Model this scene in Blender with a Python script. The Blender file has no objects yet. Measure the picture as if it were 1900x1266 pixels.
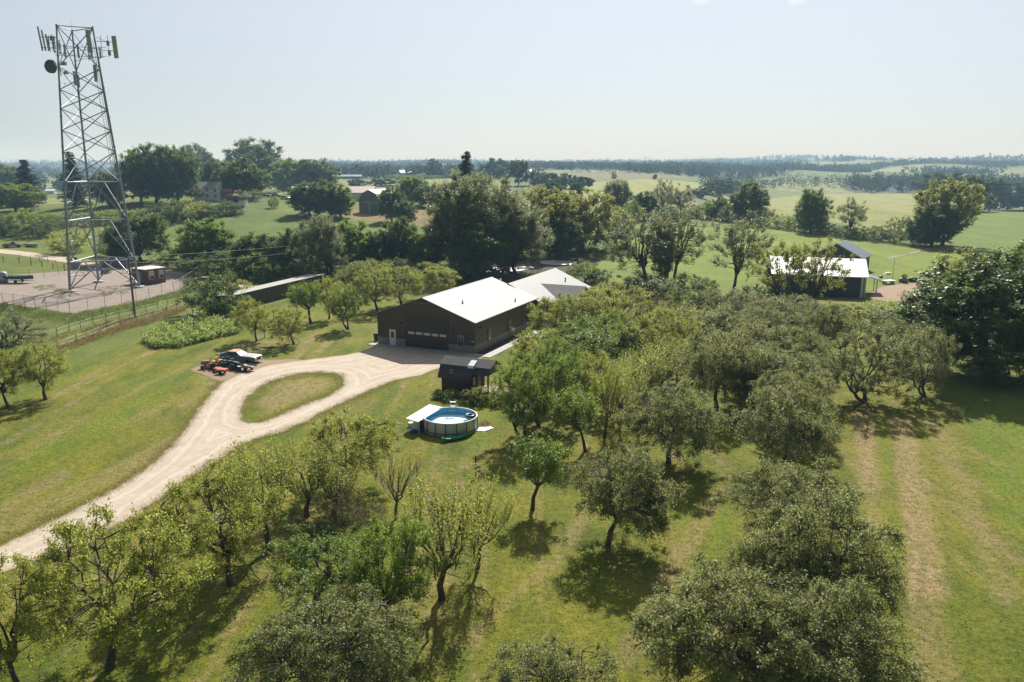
import bpy, math, random
import numpy as np
from mathutils import Vector, Matrix
R = math.radians
sc = bpy.context.scene
col = sc.collection

# ---------------------------------------------------------------- camera
CAM_H = 24.0; PITCH = R(12.6); FPX = 1478.0
cam_d = bpy.data.cameras.new('camera'); cam = bpy.data.objects.new('camera', cam_d); col.objects.link(cam)
cam.location = (0, 0, CAM_H); cam.rotation_euler = (R(90) - PITCH, 0, 0)
cam_d.sensor_width = 36.0; cam_d.lens = 36.0 * FPX / 1900.0
cam_d.clip_start = 0.5; cam_d.clip_end = 30000
sc.camera = cam

# ---------------------------------------------------------------- sky and sun
SUN_AZ = R(12.0); SUN_EL = R(40.0)
world = bpy.data.worlds.new('World'); sc.world = world; world.use_nodes = True
nt = world.node_tree; nt.nodes.clear()
sky = nt.nodes.new('ShaderNodeTexSky'); sky.sky_type = 'NISHITA'; sky.sun_disc = False
sky.sun_elevation = SUN_EL; sky.sun_rotation = SUN_AZ
sky.altitude = 300; sky.air_density = 1.0; sky.dust_density = 0.6; sky.ozone_density = 3.5
bg = nt.nodes.new('ShaderNodeBackground'); bg.inputs['Strength'].default_value = 0.052
wo = nt.nodes.new('ShaderNodeOutputWorld')
# thin high veil of haze over the blue, brighter round the sun
_tc = nt.nodes.new('ShaderNodeTexCoord'); _vd = nt.nodes.new('ShaderNodeVectorMath'); _vd.operation = 'DOT_PRODUCT'
_vd.inputs[1].default_value = (math.sin(SUN_AZ) * math.cos(SUN_EL), math.cos(SUN_AZ) * math.cos(SUN_EL), math.sin(SUN_EL))
nt.links.new(_tc.outputs['Generated'], _vd.inputs[0])
_mr = nt.nodes.new('ShaderNodeValToRGB'); _e = _mr.color_ramp.elements; _e.new(.5)   # haze veil only on the sun's side of the sky
for _k, (_p, _v) in zip(_e, ((.38, .06), (.62, .72), (.88, 1.0))): _k.position = _p; _k.color = (_v, _v, _v, 1)
nt.links.new(_vd.outputs['Value'], _mr.inputs[0])
_veil = nt.nodes.new('ShaderNodeVectorMath'); _veil.operation = 'SCALE'; _veil.inputs[0].default_value = (8.1, 8.6, 9.3); nt.links.new(_mr.outputs[0], _veil.inputs['Scale'])
_sk = nt.nodes.new('ShaderNodeVectorMath'); _sk.operation = 'SCALE'; _sk.inputs['Scale'].default_value = .30; nt.links.new(sky.outputs[0], _sk.inputs[0])
_ad = nt.nodes.new('ShaderNodeVectorMath'); _ad.operation = 'ADD'; nt.links.new(_sk.outputs[0], _ad.inputs[0]); nt.links.new(_veil.outputs[0], _ad.inputs[1])
nt.links.new(_ad.outputs[0], bg.inputs['Color']); nt.links.new(bg.outputs[0], wo.inputs['Surface'])
sun_d = bpy.data.lights.new('sun', 'SUN'); sun = bpy.data.objects.new('sun', sun_d); col.objects.link(sun)
sun_d.energy = 5.0; sun_d.angle = R(0.5); sun_d.color = (1.0, 0.975, 0.93)
sdir = Vector((math.sin(SUN_AZ) * math.cos(SUN_EL), math.cos(SUN_AZ) * math.cos(SUN_EL), math.sin(SUN_EL)))
sun.rotation_euler = sdir.to_track_quat('Z', 'Y').to_euler(); sun.location = (0, 0, 90)

sc.view_settings.view_transform = 'Standard'; sc.view_settings.look = 'None'
sc.view_settings.gamma = 1.0; sc.view_settings.use_curve_mapping = False
sc.view_settings.exposure = 0.62
cy = sc.cycles
cy.max_bounces = 6; cy.diffuse_bounces = 3; cy.glossy_bounces = 2; cy.transmission_bounces = 4
cy.transparent_max_bounces = 6; cy.volume_bounces = 1; cy.sample_clamp_indirect = 4.0
cy.caustics_reflective = False; cy.caustics_refractive = False

# ---------------------------------------------------------------- terrain shape
def ss(a, b, x):
    t = np.clip((x - a) / (b - a), 0, 1); return t * t * (3 - 2 * t)

def hgt(x, y):
    x = np.asarray(x, float); y = np.asarray(y, float)
    r = np.sqrt(x * x + y * y) + 1e-6; az = np.degrees(np.arctan2(x, y))
    h = 9.0 * np.exp(-((x + 130) / 115) ** 2 - ((y - 385) / 90) ** 2)
    right = ss(9, 17, az)
    left = ss(-15, -21, az)
    mid = 1 - np.maximum(right, left)
    h = h + mid * 7.0 * ss(480, 850, r)
    h = h - left * 5.0 * ss(430, 700, r)
    h = h - right * 14.0 * ss(455, 590, r)
    h = h + right * 1.2 * np.exp(-((r - 430) / 60) ** 2)
    h = h + right * 14.0 * ss(900, 1700, r)
    far = ss(900, 2200, r)
    und = (np.sin(x / 310 + 1.3) * np.cos(y / 270 + .4) + .6 * np.sin(x / 151 + y / 190) + .4 * np.sin(x / 97 - y / 121 + 2))
    h = h + far * (und * 3.2)
    for r0, wd, am, f1, ph in ((1750, 260, 9, 9, .5), (2700, 380, 20, 7, 2.1), (3900, 500, 33, 6, 4.0), (5400, 700, 46, 5, 1.2), (7600, 900, 66, 4, 3.0)):
        a_ = np.radians(az); prof = .55 + .22 * np.sin(f1 * a_ + ph) + .13 * np.sin(2.7 * f1 * a_ + 2 * ph) + .10 * np.sin(6.3 * f1 * a_ + ph * 3)
        rc = r0 * (1 + .06 * np.sin(5 * a_ + ph))
        h = h + am * prof * np.exp(-((r - rc) / wd) ** 2) * (.60 + .85 * right)
    h = h + ss(380, 600, r) * .5 * und
    return h * ss(215, 300, r)

def H1(x, y): return float(hgt(x, y))

def ray(px, py):
    d = (px - 950) / FPX; v = (633 - py) / FPX
    return (d, math.cos(PITCH) + v * math.sin(PITCH), -math.sin(PITCH) + v * math.cos(PITCH))

_ts = np.concatenate([np.arange(15, 600, 1.0), np.arange(600, 9000, 6.0)])
def G(px, py, z=None):
    """ground point seen at a place of the photograph's plan"""
    D = ray(px, py)
    if z is not None:
        t = (z - CAM_H) / D[2]; return Vector((D[0] * t, D[1] * t, z))
    zz = CAM_H + _ts * D[2]; hh = hgt(_ts * D[0], _ts * D[1])
    k = np.nonzero(zz <= hh)[0]
    if len(k) == 0: i = len(_ts) - 1; t = _ts[i]
    else:
        i = max(k[0], 1); a = zz[i - 1] - hh[i - 1]; b = zz[i] - hh[i]
        t = _ts[i - 1] + (_ts[i] - _ts[i - 1]) * a / (a - b)
    x = D[0] * t; y = D[1] * t
    return Vector((x, y, H1(x, y)))
def depth(p): return p[1] * math.cos(PITCH) - (p[2] - CAM_H) * math.sin(PITCH)
def px2m(n, p): return n * depth(p) / FPX
def top_at(p, py):
    """height above p at which the line of sight through row py passes"""
    v = (633 - py) / FPX; k = (-math.sin(PITCH) + v * math.cos(PITCH)) / (math.cos(PITCH) + v * math.sin(PITCH))
    return CAM_H + p[1] * k - p[2]

# ---------------------------------------------------------------- node helpers
def new_mat(name):
    m = bpy.data.materials.new(name); m.use_nodes = True
    n = m.node_tree.nodes; b = n['Principled BSDF']
    return m, m.node_tree, n, b
def node(t, typ, **kw):
    n = t.nodes.new(typ)
    for k, v in kw.items():
        if k in n.inputs: n.inputs[k].default_value = v
        else: setattr(n, k, v)
    return n
def link(t, a, b): t.links.new(a, b)
def ramp(t, src, stops):
    r = t.nodes.new('ShaderNodeValToRGB'); e = r.color_ramp.elements
    while len(e) < len(stops): e.new(0.5)
    for k, (p, c) in zip(e, stops): k.position = p; k.color = (*c, 1) if len(c) == 3 else c
    link(t, src, r.inputs[0]); return r.outputs[0]
def noise(t, vec, scale, detail=4, rough=.55, dist=0.0):
    n = node(t, 'ShaderNodeTexNoise'); n.inputs['Scale'].default_value = scale; n.inputs['Detail'].default_value = detail
    n.inputs['Roughness'].default_value = rough; n.inputs['Distortion'].default_value = dist
    link(t, vec, n.inputs['Vector']); return n.outputs[0]
def mixc(t, f, a, b, mode='MIX'):
    m = t.nodes.new('ShaderNodeMix'); m.data_type = 'RGBA'; m.blend_type = mode; m.clamp_factor = True
    for s, i in ((f, 0), (a, 6), (b, 7)):
        if hasattr(s, 'links'): link(t, s, m.inputs[i])
        elif isinstance(s, (int, float)): m.inputs[i].default_value = s
        else: m.inputs[i].default_value = (*s, 1)
    return m.outputs[2]
def mth(t, op, a, b=0.0, c=0.0):
    m = t.nodes.new('ShaderNodeMath'); m.operation = op
    for s, i in ((a, 0), (b, 1), (c, 2)):
        if hasattr(s, 'links'): link(t, s, m.inputs[i])
        else: m.inputs[i].default_value = s
    return m.outputs[0]
def mapping(t, vec, rot=0, scale=(1, 1, 1)):
    m = t.nodes.new('ShaderNodeMapping'); m.inputs['Rotation'].default_value = (0, 0, rot); m.inputs['Scale'].default_value = scale
    link(t, vec, m.inputs['Vector']); return m.outputs[0]
def bump(t, b, h, strength=.4, dist=.05):
    n = node(t, 'ShaderNodeBump'); n.inputs['Strength'].default_value = strength; n.inputs['Distance'].default_value = dist
    link(t, h, n.inputs['Height']); link(t, n.outputs[0], b.inputs['Normal'])
_mc = {}
def flat(name, c, rough=.6, metal=0.0, var=.12, scale=3.0, bmp=0.0, spec=.5):
    """a painted / plain material with mild procedural wear"""
    if name in _mc: return _mc[name]
    m, t, n, b = new_mat(name)
    tc = node(t, 'ShaderNodeTexCoord').outputs['Object']
    nz = noise(t, tc, scale, 5)
    c = np.array(c, float)
    o = ramp(t, nz, [(.3, tuple(c * (1 - var))), (.7, tuple(np.minimum(c * (1 + var), 1)))])
    link(t, o, b.inputs['Base Color']); b.inputs['Roughness'].default_value = rough; b.inputs['Metallic'].default_value = metal
    b.inputs['Specular IOR Level'].default_value = spec
    if bmp: bump(t, b, noise(t, tc, scale * 6, 4), bmp, .02)
    _mc[name] = m; return m
def siding(name, c, period=.3, axis=0, depth_=.25, rough=.5, metal=0.0, var=.1, width=.12):
    """ribbed metal sheet or boards: ribs across local axis"""
    if name in _mc: return _mc[name]
    m, t, n, b = new_mat(name)
    tc = node(t, 'ShaderNodeTexCoord').outputs['Object']
    sp = node(t, 'ShaderNodeSeparateXYZ'); link(t, tc, sp.inputs[0])
    s = mth(t, 'FRACT', mth(t, 'DIVIDE', sp.outputs[axis], period))
    rib = mth(t, 'LESS_THAN', mth(t, 'ABSOLUTE', mth(t, 'SUBTRACT', s, .5)), width)
    nz = noise(t, tc, 1.7, 5)
    c = np.array(c, float)
    base = ramp(t, nz, [(.3, tuple(c * (1 - var))), (.7, tuple(np.minimum(1, c * (1 + var))))])
    base = mixc(t, mth(t, 'MULTIPLY', rib, depth_), base, tuple(c * .55))
    link(t, base, b.inputs['Base Color']); b.inputs['Roughness'].default_value = rough; b.inputs['Metallic'].default_value = metal
    bump(t, b, rib, .6, .03)
    _mc[name] = m; return m
def leafmat(name, a, bcol, trans=.38, rough=.42, tcol=None, vary=.5):
    if name in _mc: return _mc[name]
    m, t, n, b = new_mat(name)
    at = node(t, 'ShaderNodeAttribute'); at.attribute_name = 'tint'
    oi = node(t, 'ShaderNodeObjectInfo')
    f = mth(t, 'ADD', mth(t, 'MULTIPLY', at.outputs['Fac'], 1.0), mth(t, 'MULTIPLY', mth(t, 'SUBTRACT', oi.outputs['Random'], .5), vary))
    c = mixc(t, f, a, bcol)
    c = mixc(t, mth(t, 'MULTIPLY', mth(t, 'GREATER_THAN', at.outputs['Fac'], .965), .6), c, (.22, .17, .05))
    link(t, c, b.inputs['Base Color']); b.inputs['Roughness'].default_value = rough
    b.inputs['Specular IOR Level'].default_value = .14
    tr = node(t, 'ShaderNodeBsdfTranslucent')
    tc = mixc(t, .5, c, tcol if tcol else tuple(min(1, v * 1.9) for v in bcol)); link(t, tc, tr.inputs['Color'])
    mx = node(t, 'ShaderNodeMixShader'); mx.inputs[0].default_value = trans
    out = n['Material Output']
    link(t, b.outputs[0], mx.inputs[1]); link(t, tr.outputs[0], mx.inputs[2]); link(t, mx.outputs[0], out.inputs['Surface'])
    _mc[name] = m; return m

# ---------------------------------------------------------------- object helpers
def tag(o, label=None, cat=None, group=None, kind=None):
    if label: o['label'] = label
    if cat: o['category'] = cat
    if group: o['group'] = group
    if kind: o['kind'] = kind
    return o
def empty(name, loc, rz=0, label=None, cat=None, group=None):
    o = bpy.data.objects.new(name, None); col.objects.link(o); o.location = loc; o.rotation_euler = (0, 0, rz)
    o.empty_display_size = .3
    return tag(o, label, cat, group)
def copy_tree(o, parent=None):
    c = o.copy(); col.objects.link(c); c.parent = parent
    for ch in o.children: copy_tree(ch, c)
    return c

class MB:
    def __init__(s): s.v = []; s.f = []
    def add(s, vs, fs):
        k = len(s.v); s.v += [tuple(a) for a in vs]; s.f += [tuple(i + k for i in f) for f in fs]; return s
    def box(s, c, d, rz=0.0, rx=0.0, ry=0.0):
        M = Matrix.Translation(c) @ Matrix.Rotation(rz, 4, 'Z') @ Matrix.Rotation(ry, 4, 'Y') @ Matrix.Rotation(rx, 4, 'X')
        vs = [M @ Vector((x * d[0] / 2, y * d[1] / 2, z * d[2] / 2)) for z in (-1, 1) for y in (-1, 1) for x in (-1, 1)]
        return s.add(vs, [(0, 2, 3, 1), (4, 5, 7, 6), (0, 1, 5, 4), (2, 6, 7, 3), (0, 4, 6, 2), (1, 3, 7, 5)])
    def bb(s, x0, x1, y0, y1, z0, z1): return s.box(((x0 + x1) / 2, (y0 + y1) / 2, (z0 + z1) / 2), (x1 - x0, y1 - y0, z1 - z0))
    def bar(s, p, q, r, n=6, r2=None, cap=True):
        p = Vector(p); q = Vector(q); d = q - p
        if d.length < 1e-6: return s
        u = d.orthogonal().normalized(); w = d.normalized().cross(u); r2 = r if r2 is None else r2
        vs = []
        for c, rr in ((p, r), (q, r2)):
            for i in range(n):
                a = 2 * math.pi * (i + .5) / n; vs.append(c + (u * math.cos(a) + w * math.sin(a)) * rr)
        fs = [(i, (i + 1) % n, n + (i + 1) % n, n + i) for i in range(n)]
        if cap: fs += [tuple(range(n - 1, -1, -1)), tuple(range(n, 2 * n))]
        return s.add(vs, fs)
    def tube(s, pts, r, n=8):
        for a, b in zip(pts, pts[1:]): s.bar(a, b, r, n)
        return s
    def lathe(s, prof, n=24, c=(0, 0, 0), axis='Z', cap=True):
        vs = []
        for r, z in prof:
            for i in range(n):
                a = 2 * math.pi * i / n
                p = (r * math.cos(a), r * math.sin(a), z)
                if axis == 'X': p = (p[2], p[0], p[1])
                if axis == 'Y': p = (p[0], p[2], p[1])
                vs.append((p[0] + c[0], p[1] + c[1], p[2] + c[2]))
        fs = [(k * n + i, k * n + (i + 1) % n, (k + 1) * n + (i + 1) % n, (k + 1) * n + i) for k in range(len(prof) - 1) for i in range(n)]
        if cap: fs += [tuple(range(n - 1, -1, -1)), tuple((len(prof) - 1) * n + i for i in range(n))]
        return s.add(vs, fs)
    def prism(s, poly, a0, a1, axis='Y'):
        """poly in the plane across axis, extruded from a0 to a1"""
        n = len(poly)
        def P(u, v, a): return {'Y': (u, a, v), 'X': (a, u, v), 'Z': (u, v, a)}[axis]
        vs = [P(u, v, a0) for u, v in poly] + [P(u, v, a1) for u, v in poly]
        return s.add(vs, [tuple(range(n)), tuple(range(2 * n - 1, n - 1, -1))] + [(i, n + i, n + (i + 1) % n, (i + 1) % n) for i in range(n)])
    def quad(s, a, b, c, d): return s.add([a, b, c, d], [(0, 1, 2, 3)])
    def slab(s, a, b, c, d, t):
        """a sheet of thickness t below the quad a b c d"""
        n = (Vector(b) - Vector(a)).cross(Vector(d) - Vector(a)).normalized()
        if n.z < 0: n = -n
        o = -n * t; vs = [Vector(p) for p in (a, b, c, d)]; vs += [p + o for p in vs]
        return s.add(vs, [(0, 1, 2, 3), (7, 6, 5, 4), (0, 4, 5, 1), (1, 5, 6, 2), (2, 6, 7, 3), (3, 7, 4, 0)])
    def loft(s, rings, cap=True):
        n = len(rings[0]); vs = [p for r in rings for p in r]
        fs = [(k * n + i, k * n + (i + 1) % n, (k + 1) * n + (i + 1) % n, (k + 1) * n + i) for k in range(len(rings) - 1) for i in range(n)]
        if cap: fs += [tuple(range(n - 1, -1, -1)), tuple((len(rings) - 1) * n + i for i in range(n))]
        return s.add(vs, fs)
    def ball(s, c, r, n=10, m=6, sq=(1, 1, 1)):
        prof = [(max(1e-3, math.sin(math.pi * k / m)), -math.cos(math.pi * k / m)) for k in range(m + 1)]
        k0 = len(s.v); s.lathe(prof, n)
        for i in range(k0, len(s.v)):
            v = s.v[i]; s.v[i] = (c[0] + v[0] * r * sq[0], c[1] + v[1] * r * sq[1], c[2] + v[2] * r * sq[2])
        return s
    def build(s, name, mat, parent=None, smooth=False, bevel=0.0, label=None):
        me = bpy.data.meshes.new(name); me.from_pydata(s.v, [], s.f)
        import bmesh
        bm = bmesh.new(); bm.from_mesh(me); bmesh.ops.recalc_face_normals(bm, faces=bm.faces)
        if bevel:
            bmesh.ops.remove_doubles(bm, verts=bm.verts, dist=1e-5)
            bmesh.ops.bevel(bm, geom=[e for e in bm.edges if len(e.link_faces) == 2 and e.calc_face_angle(0) > .5], offset=bevel, segments=2, affect='EDGES', profile=.6)
        bm.to_mesh(me); bm.free()
        if smooth: me.shade_smooth()
        me.materials.append(mat)
        o = bpy.data.objects.new(name, me); col.objects.link(o); o.parent = parent
        if label: o['label'] = label
        return o

def np_mesh(name, V, F, mats, attrs=None, mi=None, smooth=False):
    """V (n,3) F (m,4 or 3) numpy"""
    V = np.asarray(V, np.float32); F = np.asarray(F, np.int32); k = F.shape[1]
    me = bpy.data.meshes.new(name)
    me.vertices.add(len(V)); me.vertices.foreach_set('co', V.ravel())
    me.loops.add(F.size); me.loops.foreach_set('vertex_index', F.ravel())
    me.polygons.add(len(F)); me.polygons.foreach_set('loop_start', np.arange(0, F.size, k, dtype=np.int32))
    me.update(calc_edges=True)
    for m in mats: me.materials.append(m)
    for an, (dom, typ, val) in (attrs or {}).items():
        a = me.attributes.new(an, typ, dom)
        a.data.foreach_set('color' if typ == 'FLOAT_COLOR' else 'value', np.asarray(val, np.float32).ravel())
    if smooth: me.shade_smooth()
    return me

def inside(P, poly):
    x, y = P[:, 0], P[:, 1]; c = np.zeros(len(P), bool); n = len(poly)
    for i in range(n):
        x0, y0 = poly[i]; x1, y1 = poly[(i + 1) % n]
        if y0 == y1: continue
        c ^= ((y0 > y) != (y1 > y)) & (x < (x1 - x0) * (y - y0) / (y1 - y0) + x0)
    return c
def edge_near(P, polys):
    best = np.full(len(P), 1e9); Q = P.copy()
    for poly in polys:
        n = len(poly)
        for i in range(n):
            a = np.array(poly[i]); b = np.array(poly[(i + 1) % n]); d = b - a; L = (d @ d)
            if L < 1e-9: continue
            t = np.clip(((P - a) @ d) / L, 0, 1); q = a + t[:, None] * d; dd = np.hypot(*(P - q).T)
            k = dd < best; best[k] = dd[k]; Q[k] = q[k]
    return best, Q
def smooth_poly(pts, it=2):
    for _ in range(it):
        o = []
        for i in range(len(pts)):
            a = pts[i]; b = pts[(i + 1) % len(pts)]
            o += [(a[0] * .75 + b[0] * .25, a[1] * .75 + b[1] * .25), (a[0] * .25 + b[0] * .75, a[1] * .25 + b[1] * .75)]
        pts = o
    return pts
def rough_poly(pts, step, amp, seed):
    rg = random.Random(seed); o = []
    for i in range(len(pts)):
        a = pts[i]; b = pts[(i + 1) % len(pts)]; L = math.hypot(b[0] - a[0], b[1] - a[1]); n = max(1, int(L / step))
        for k in range(n):
            t = k / n; o.append((a[0] + (b[0] - a[0]) * t + rg.uniform(-amp, amp), a[1] + (b[1] - a[1]) * t + rg.uniform(-amp, amp)))
    return o
def pxpoly(pts): return [tuple(G(*p)[:2]) for p in pts]
def sheet(name, outer, holes, cell, z, mat, kind='structure', rough=.12, seed=1, smooth=2):
    """a thin ground sheet following the terrain, with the distance to its edge as an attribute"""
    outer = rough_poly(smooth_poly(outer, smooth), .6, rough, seed)
    holes = [rough_poly(smooth_poly(h, smooth), .6, rough, seed + 7) for h in holes]
    A = np.array(outer); x0, y0 = A.min(0); x1, y1 = A.max(0)
    xs = np.arange(x0 - cell, x1 + 2 * cell, cell); ys = np.arange(y0 - cell, y1 + 2 * cell, cell)
    X, Y = np.meshgrid(xs, ys); P = np.stack([X.ravel(), Y.ravel()], 1); nx = len(xs)
    i, j = np.meshgrid(np.arange(len(xs) - 1), np.arange(len(ys) - 1)); k = (j * nx + i).ravel()
    F = np.stack([k, k + 1, k + nx + 1, k + nx], 1); C = P[F].mean(1)
    def ins(Q):
        r_ = inside(Q, outer)
        for h in holes: r_ &= ~inside(Q, h)
        return r_
    F = F[ins(C)]; cnt = np.bincount(F.ravel(), minlength=len(P))
    use = cnt > 0; bd = use & (cnt < 4)
    dist, Q = edge_near(P[use], [outer] + holes); full = np.zeros(len(P)); full[use] = dist
    QQ = P.copy(); QQ[use] = Q; snap = bd & (full < cell * 1.1); P = P.copy(); P[snap] = QQ[snap]; full[snap] = 0
    idx = -np.ones(len(P), int); idx[use] = np.arange(use.sum()); Pu = P[use]
    V = np.column_stack([Pu, hgt(Pu[:, 0], Pu[:, 1]) + z])
    me = np_mesh(name, V, idx[F], [mat], {'edge': ('POINT', 'FLOAT', full[use])})
    o = bpy.data.objects.new(name, me); col.objects.link(o); o['kind'] = kind
    return o
# ================================================================= GROUND
FIELDS = [  # outline on the photograph's plan, colour (albedo)
    ([(270, 468), (300, 440), (350, 412), (430, 398), (545, 390), (640, 402), (700, 408), (790, 420), (830, 440), (800, 470), (560, 470), (420, 470)], (.118, .185, .036)),
    ([(640, 395), (700, 382), (770, 385), (830, 400), (830, 436), (760, 418), (690, 412), (640, 404)], (.205, .165, .075)),
    ([(0, 395), (120, 388), (240, 385), (330, 380), (400, 392), (330, 408), (270, 430), (140, 440), (0, 420)], (.14, .175, .045)),
    ([(1060, 440), (1200, 425), (1290, 410), (1500, 432), (1700, 455), (1900, 470), (1900, 560), (1660, 530), (1500, 560), (1100, 530)], (.165, .235, .030)),
    ([(1270, 388), (1330, 366), (1500, 361), (1640, 358), (1705, 362), (1760, 380), (1750, 430), (1640, 425), (1500, 405), (1400, 395)], (.23, .26, .085)),
    ([(1760, 400), (1900, 398), (1900, 470), (1780, 462)], (.13, .205, .035)),
    ([(1010, 355), (1080, 340), (1200, 333), (1340, 334), (1330, 352), (1180, 372), (1040, 372)], (.24, .27, .085)),
    ([(1100, 331), (1230, 326), (1420, 330), (1560, 338), (1430, 338), (1250, 334)], (.085, .15, .04)),
    ([(980, 322), (1100, 322), (1300, 327), (1200, 332), (1080, 336), (1000, 330)], (.15, .16, .09)),
    ([(760, 348), (800, 330), (880, 333), (960, 345), (900, 358), (800, 360)], (.22, .25, .10)),
    ([(710, 327), (770, 323), (830, 326), (830, 332), (760, 335)], (.07, .12, .03)),
    ([(560, 345), (640, 334), (760, 338), (820, 345), (800, 352), (600, 352)], (.20, .23, .09)),
    ([(1350, 333), (1430, 331), (1460, 334), (1440, 338), (1350, 338)], (.12, .19, .05)),
    ([(0, 466), (0, 452), (150, 470), (250, 480), (290, 490), (250, 500), (120, 492)], (.15, .20, .035)),
]
az = np.concatenate([np.arange(-180, -46, 4.0), np.arange(-46, 46.01, .2), np.arange(50, 180, 4.0)]); NA = len(az)
rr = 6 * (9500 / 6) ** (np.arange(461) / 460.0)
A_, R_ = np.meshgrid(np.radians(az), rr); X = (R_ * np.sin(A_)).ravel(); Y = (R_ * np.cos(A_)).ravel()
Z = hgt(X, Y); V = np.column_stack([X, Y, Z])
NRG = len(rr); i, j = np.meshgrid(np.arange(NA), np.arange(NRG - 1)); i = i.ravel(); j = j.ravel(); i2 = (i + 1) % NA
F = np.stack([j * NA + i, j * NA + i2, (j + 1) * NA + i2, (j + 1) * NA + i], 1)
rad = np.hypot(X, Y); P2 = np.column_stack([X, Y])
fc = np.tile(np.array([.125, .165, .05]), (len(X), 1))
q = np.sin(X / 260 + 2) * np.sin(Y / 210) + .5 * np.sin(X / 90 + Y / 130)
fc[q > .35] = (.20, .25, .10); fc[q < -.5] = (.09, .16, .04); fc[(q > .0) & (q < .15)] = (.24, .22, .12)
fc[rad < 480] = (.14, .185, .045)
wf_ = np.sin(X / 170) * np.sin(Y / 210) + .6 * np.sin(X / 67 - Y / 90)
for sd_i, (r0_, r1_, th_) in enumerate(((950, 1900, .30), (1900, 3600, .2), (3600, 9500, -.05))):
    wf_ = np.sin(X / 170 + sd_i) * np.sin(Y / 210 + 2 * sd_i) + .6 * np.sin(X / 67 - Y / 90) + .3 * (np.degrees(np.arctan2(X, Y)) > 12)
    fc[(rad >= r0_) & (rad < r1_) & (wf_ > th_)] = (.030, .048, .020)
for pl, c in FIELDS:
    k = inside(P2, pxpoly(pl)); fc[k] = c
lawn = 1 - ss(0, 1, (rad - 128) / 45.0)
lawn = np.maximum(lawn, 0) * (1 - inside(P2, pxpoly([(-300, 700), (0, 705), (110, 690), (230, 640), (360, 585), (420, 560), (430, 500), (0, 440), (-400, 440)])))
DRY = [([(1584, 762), (1616, 762), (1640, 905), (1596, 910)], 1.0), ([(1600, 905), (1640, 905), (1665, 1000), (1630, 1000)], .6), ([(1715, 765), (1745, 765), (1900, 1120), (1850, 1120)], .45), ([(1640, 1040), (1690, 1040), (1720, 1266), (1680, 1266)], .5), ([(1215, 760), (1240, 750), (1050, 1010), (1020, 1020)], .5), ([(1652, 775), (1686, 775), (1760, 1110), (1696, 1110)], 1.0), ([(1700, 1115), (1740, 1110), (1790, 1300), (1720, 1300)], .5),
 ([(1330, 905), (1352, 905), (1240, 1110), (1170, 1240), (1130, 1240), (1210, 1090)], .6), ([(1000, 1060), (1015, 1050), (860, 1200), (830, 1210)], .7), ([(1110, 930), (1125, 920), (1030, 1060), (1010, 1060)], .6),
 ([(-20, 975), (150, 895), (330, 800), (340, 815), (170, 915), (0, 1000), (-20, 1000)], .5), ([(-20, 950), (60, 900), (120, 870), (130, 885), (40, 935), (-20, 975)], .6), ([(475, 745), (560, 702), (615, 705), (600, 725), (500, 765)], .8),
 ([(600, 728), (700, 740), (690, 760), (560, 800)], .3), ([(886, 790), (905, 778), (915, 786), (900, 800)], .9), ([(240, 770), (300, 745), (310, 755), (250, 790)], .4), ([(500, 640), (600, 618), (610, 626), (520, 650)], .5),
 ([(1760, 700), (1900, 690), (1900, 1010), (1850, 960), (1800, 800)], -.8), ([(1625, 800), (1648, 800), (1690, 1250), (1640, 1250)], -.5), ([(1380, 870), (1400, 870), (1330, 1030), (1290, 1060)], -.6), ([(900, 700), (930, 720), (900, 830), (860, 830)], -.5), ([(0, 860), (150, 790), (300, 700), (320, 720), (160, 830), (0, 900)], -.6)]
dry = np.zeros(len(X)); near_ = rad < 140
for pl, a_ in DRY:
    pp = pxpoly(pl); idx_ = np.nonzero(near_)[0]; dd_, _q = edge_near(P2[idx_], [pp]); ins_ = inside(P2[idx_], pp); sd_ = np.where(ins_, dd_, -dd_)
    dry[idx_] += a_ * ss(-.6, .5, sd_)
# bare centre disc
k0 = len(V); V = np.vstack([V, [[0, 0, 0]]])
m_g, t, n, b = new_mat('grass_and_fields')
tc = node(t, 'ShaderNodeTexCoord').outputs['Object']
rot = mapping(t, tc, R(24)); st = mapping(t, tc, R(24), (1, .07, 1))
n_big = noise(t, tc, .045, 4, .6); n_mid = noise(t, mapping(t, tc, R(24), (1, .45, 1)), .33, 5, .65); n_str = noise(t, st, .34, 4, .6, .4)
n_fine = noise(t, tc, 2.2, 5, .75); n_gr = noise(t, tc, 9.0, 4, .8)
g = ramp(t, n_mid, [(.34, (.060, .100, .010)), (.45, (.120, .160, .014)), (.56, (.200, .215, .024)), (.70, (.270, .235, .060))])
g2 = ramp(t, n_big, [(.38, (.085, .140, .012)), (.60, (.215, .225, .030))])
g = mixc(t, .45, g, g2)
tan_f = mth(t, 'MULTIPLY', ramp(t, n_str, [(.52, (0, 0, 0)), (.64, (1, 1, 1))]), ramp(t, noise(t, tc, .5, 4, .7), [(.38, (0, 0, 0)), (.6, (1, 1, 1))]))
g = mixc(t, mth(t, 'MULTIPLY', tan_f, .95), g, (.30, .245, .135))
ad = node(t, 'ShaderNodeAttribute'); ad.attribute_name = 'dry'
g = mixc(t, mth(t, 'MULTIPLY', ad.outputs['Fac'], ramp(t, noise(t, mapping(t, tc, R(24), (1, .5, 1)), 1.6, 5, .75), [(.36, (.15, .15, .15)), (.56, (1, 1, 1))])), g, (.33, .262, .165))
g = mixc(t, mth(t, 'MULTIPLY', mth(t, 'MULTIPLY', ad.outputs['Fac'], -1.0), ramp(t, noise(t, tc, .8, 5, .75), [(.36, (.1, .1, .1)), (.56, (1, 1, 1))])), g, (.125, .215, .010))
green_f = ramp(t, noise(t, mapping(t, tc, R(24), (1, .12, 1)), .22, 3), [(.55, (0, 0, 0)), (.68, (1, 1, 1))])
g = mixc(t, mth(t, 'MULTIPLY', green_f, .6), g, (.085, .150, .018))
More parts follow.
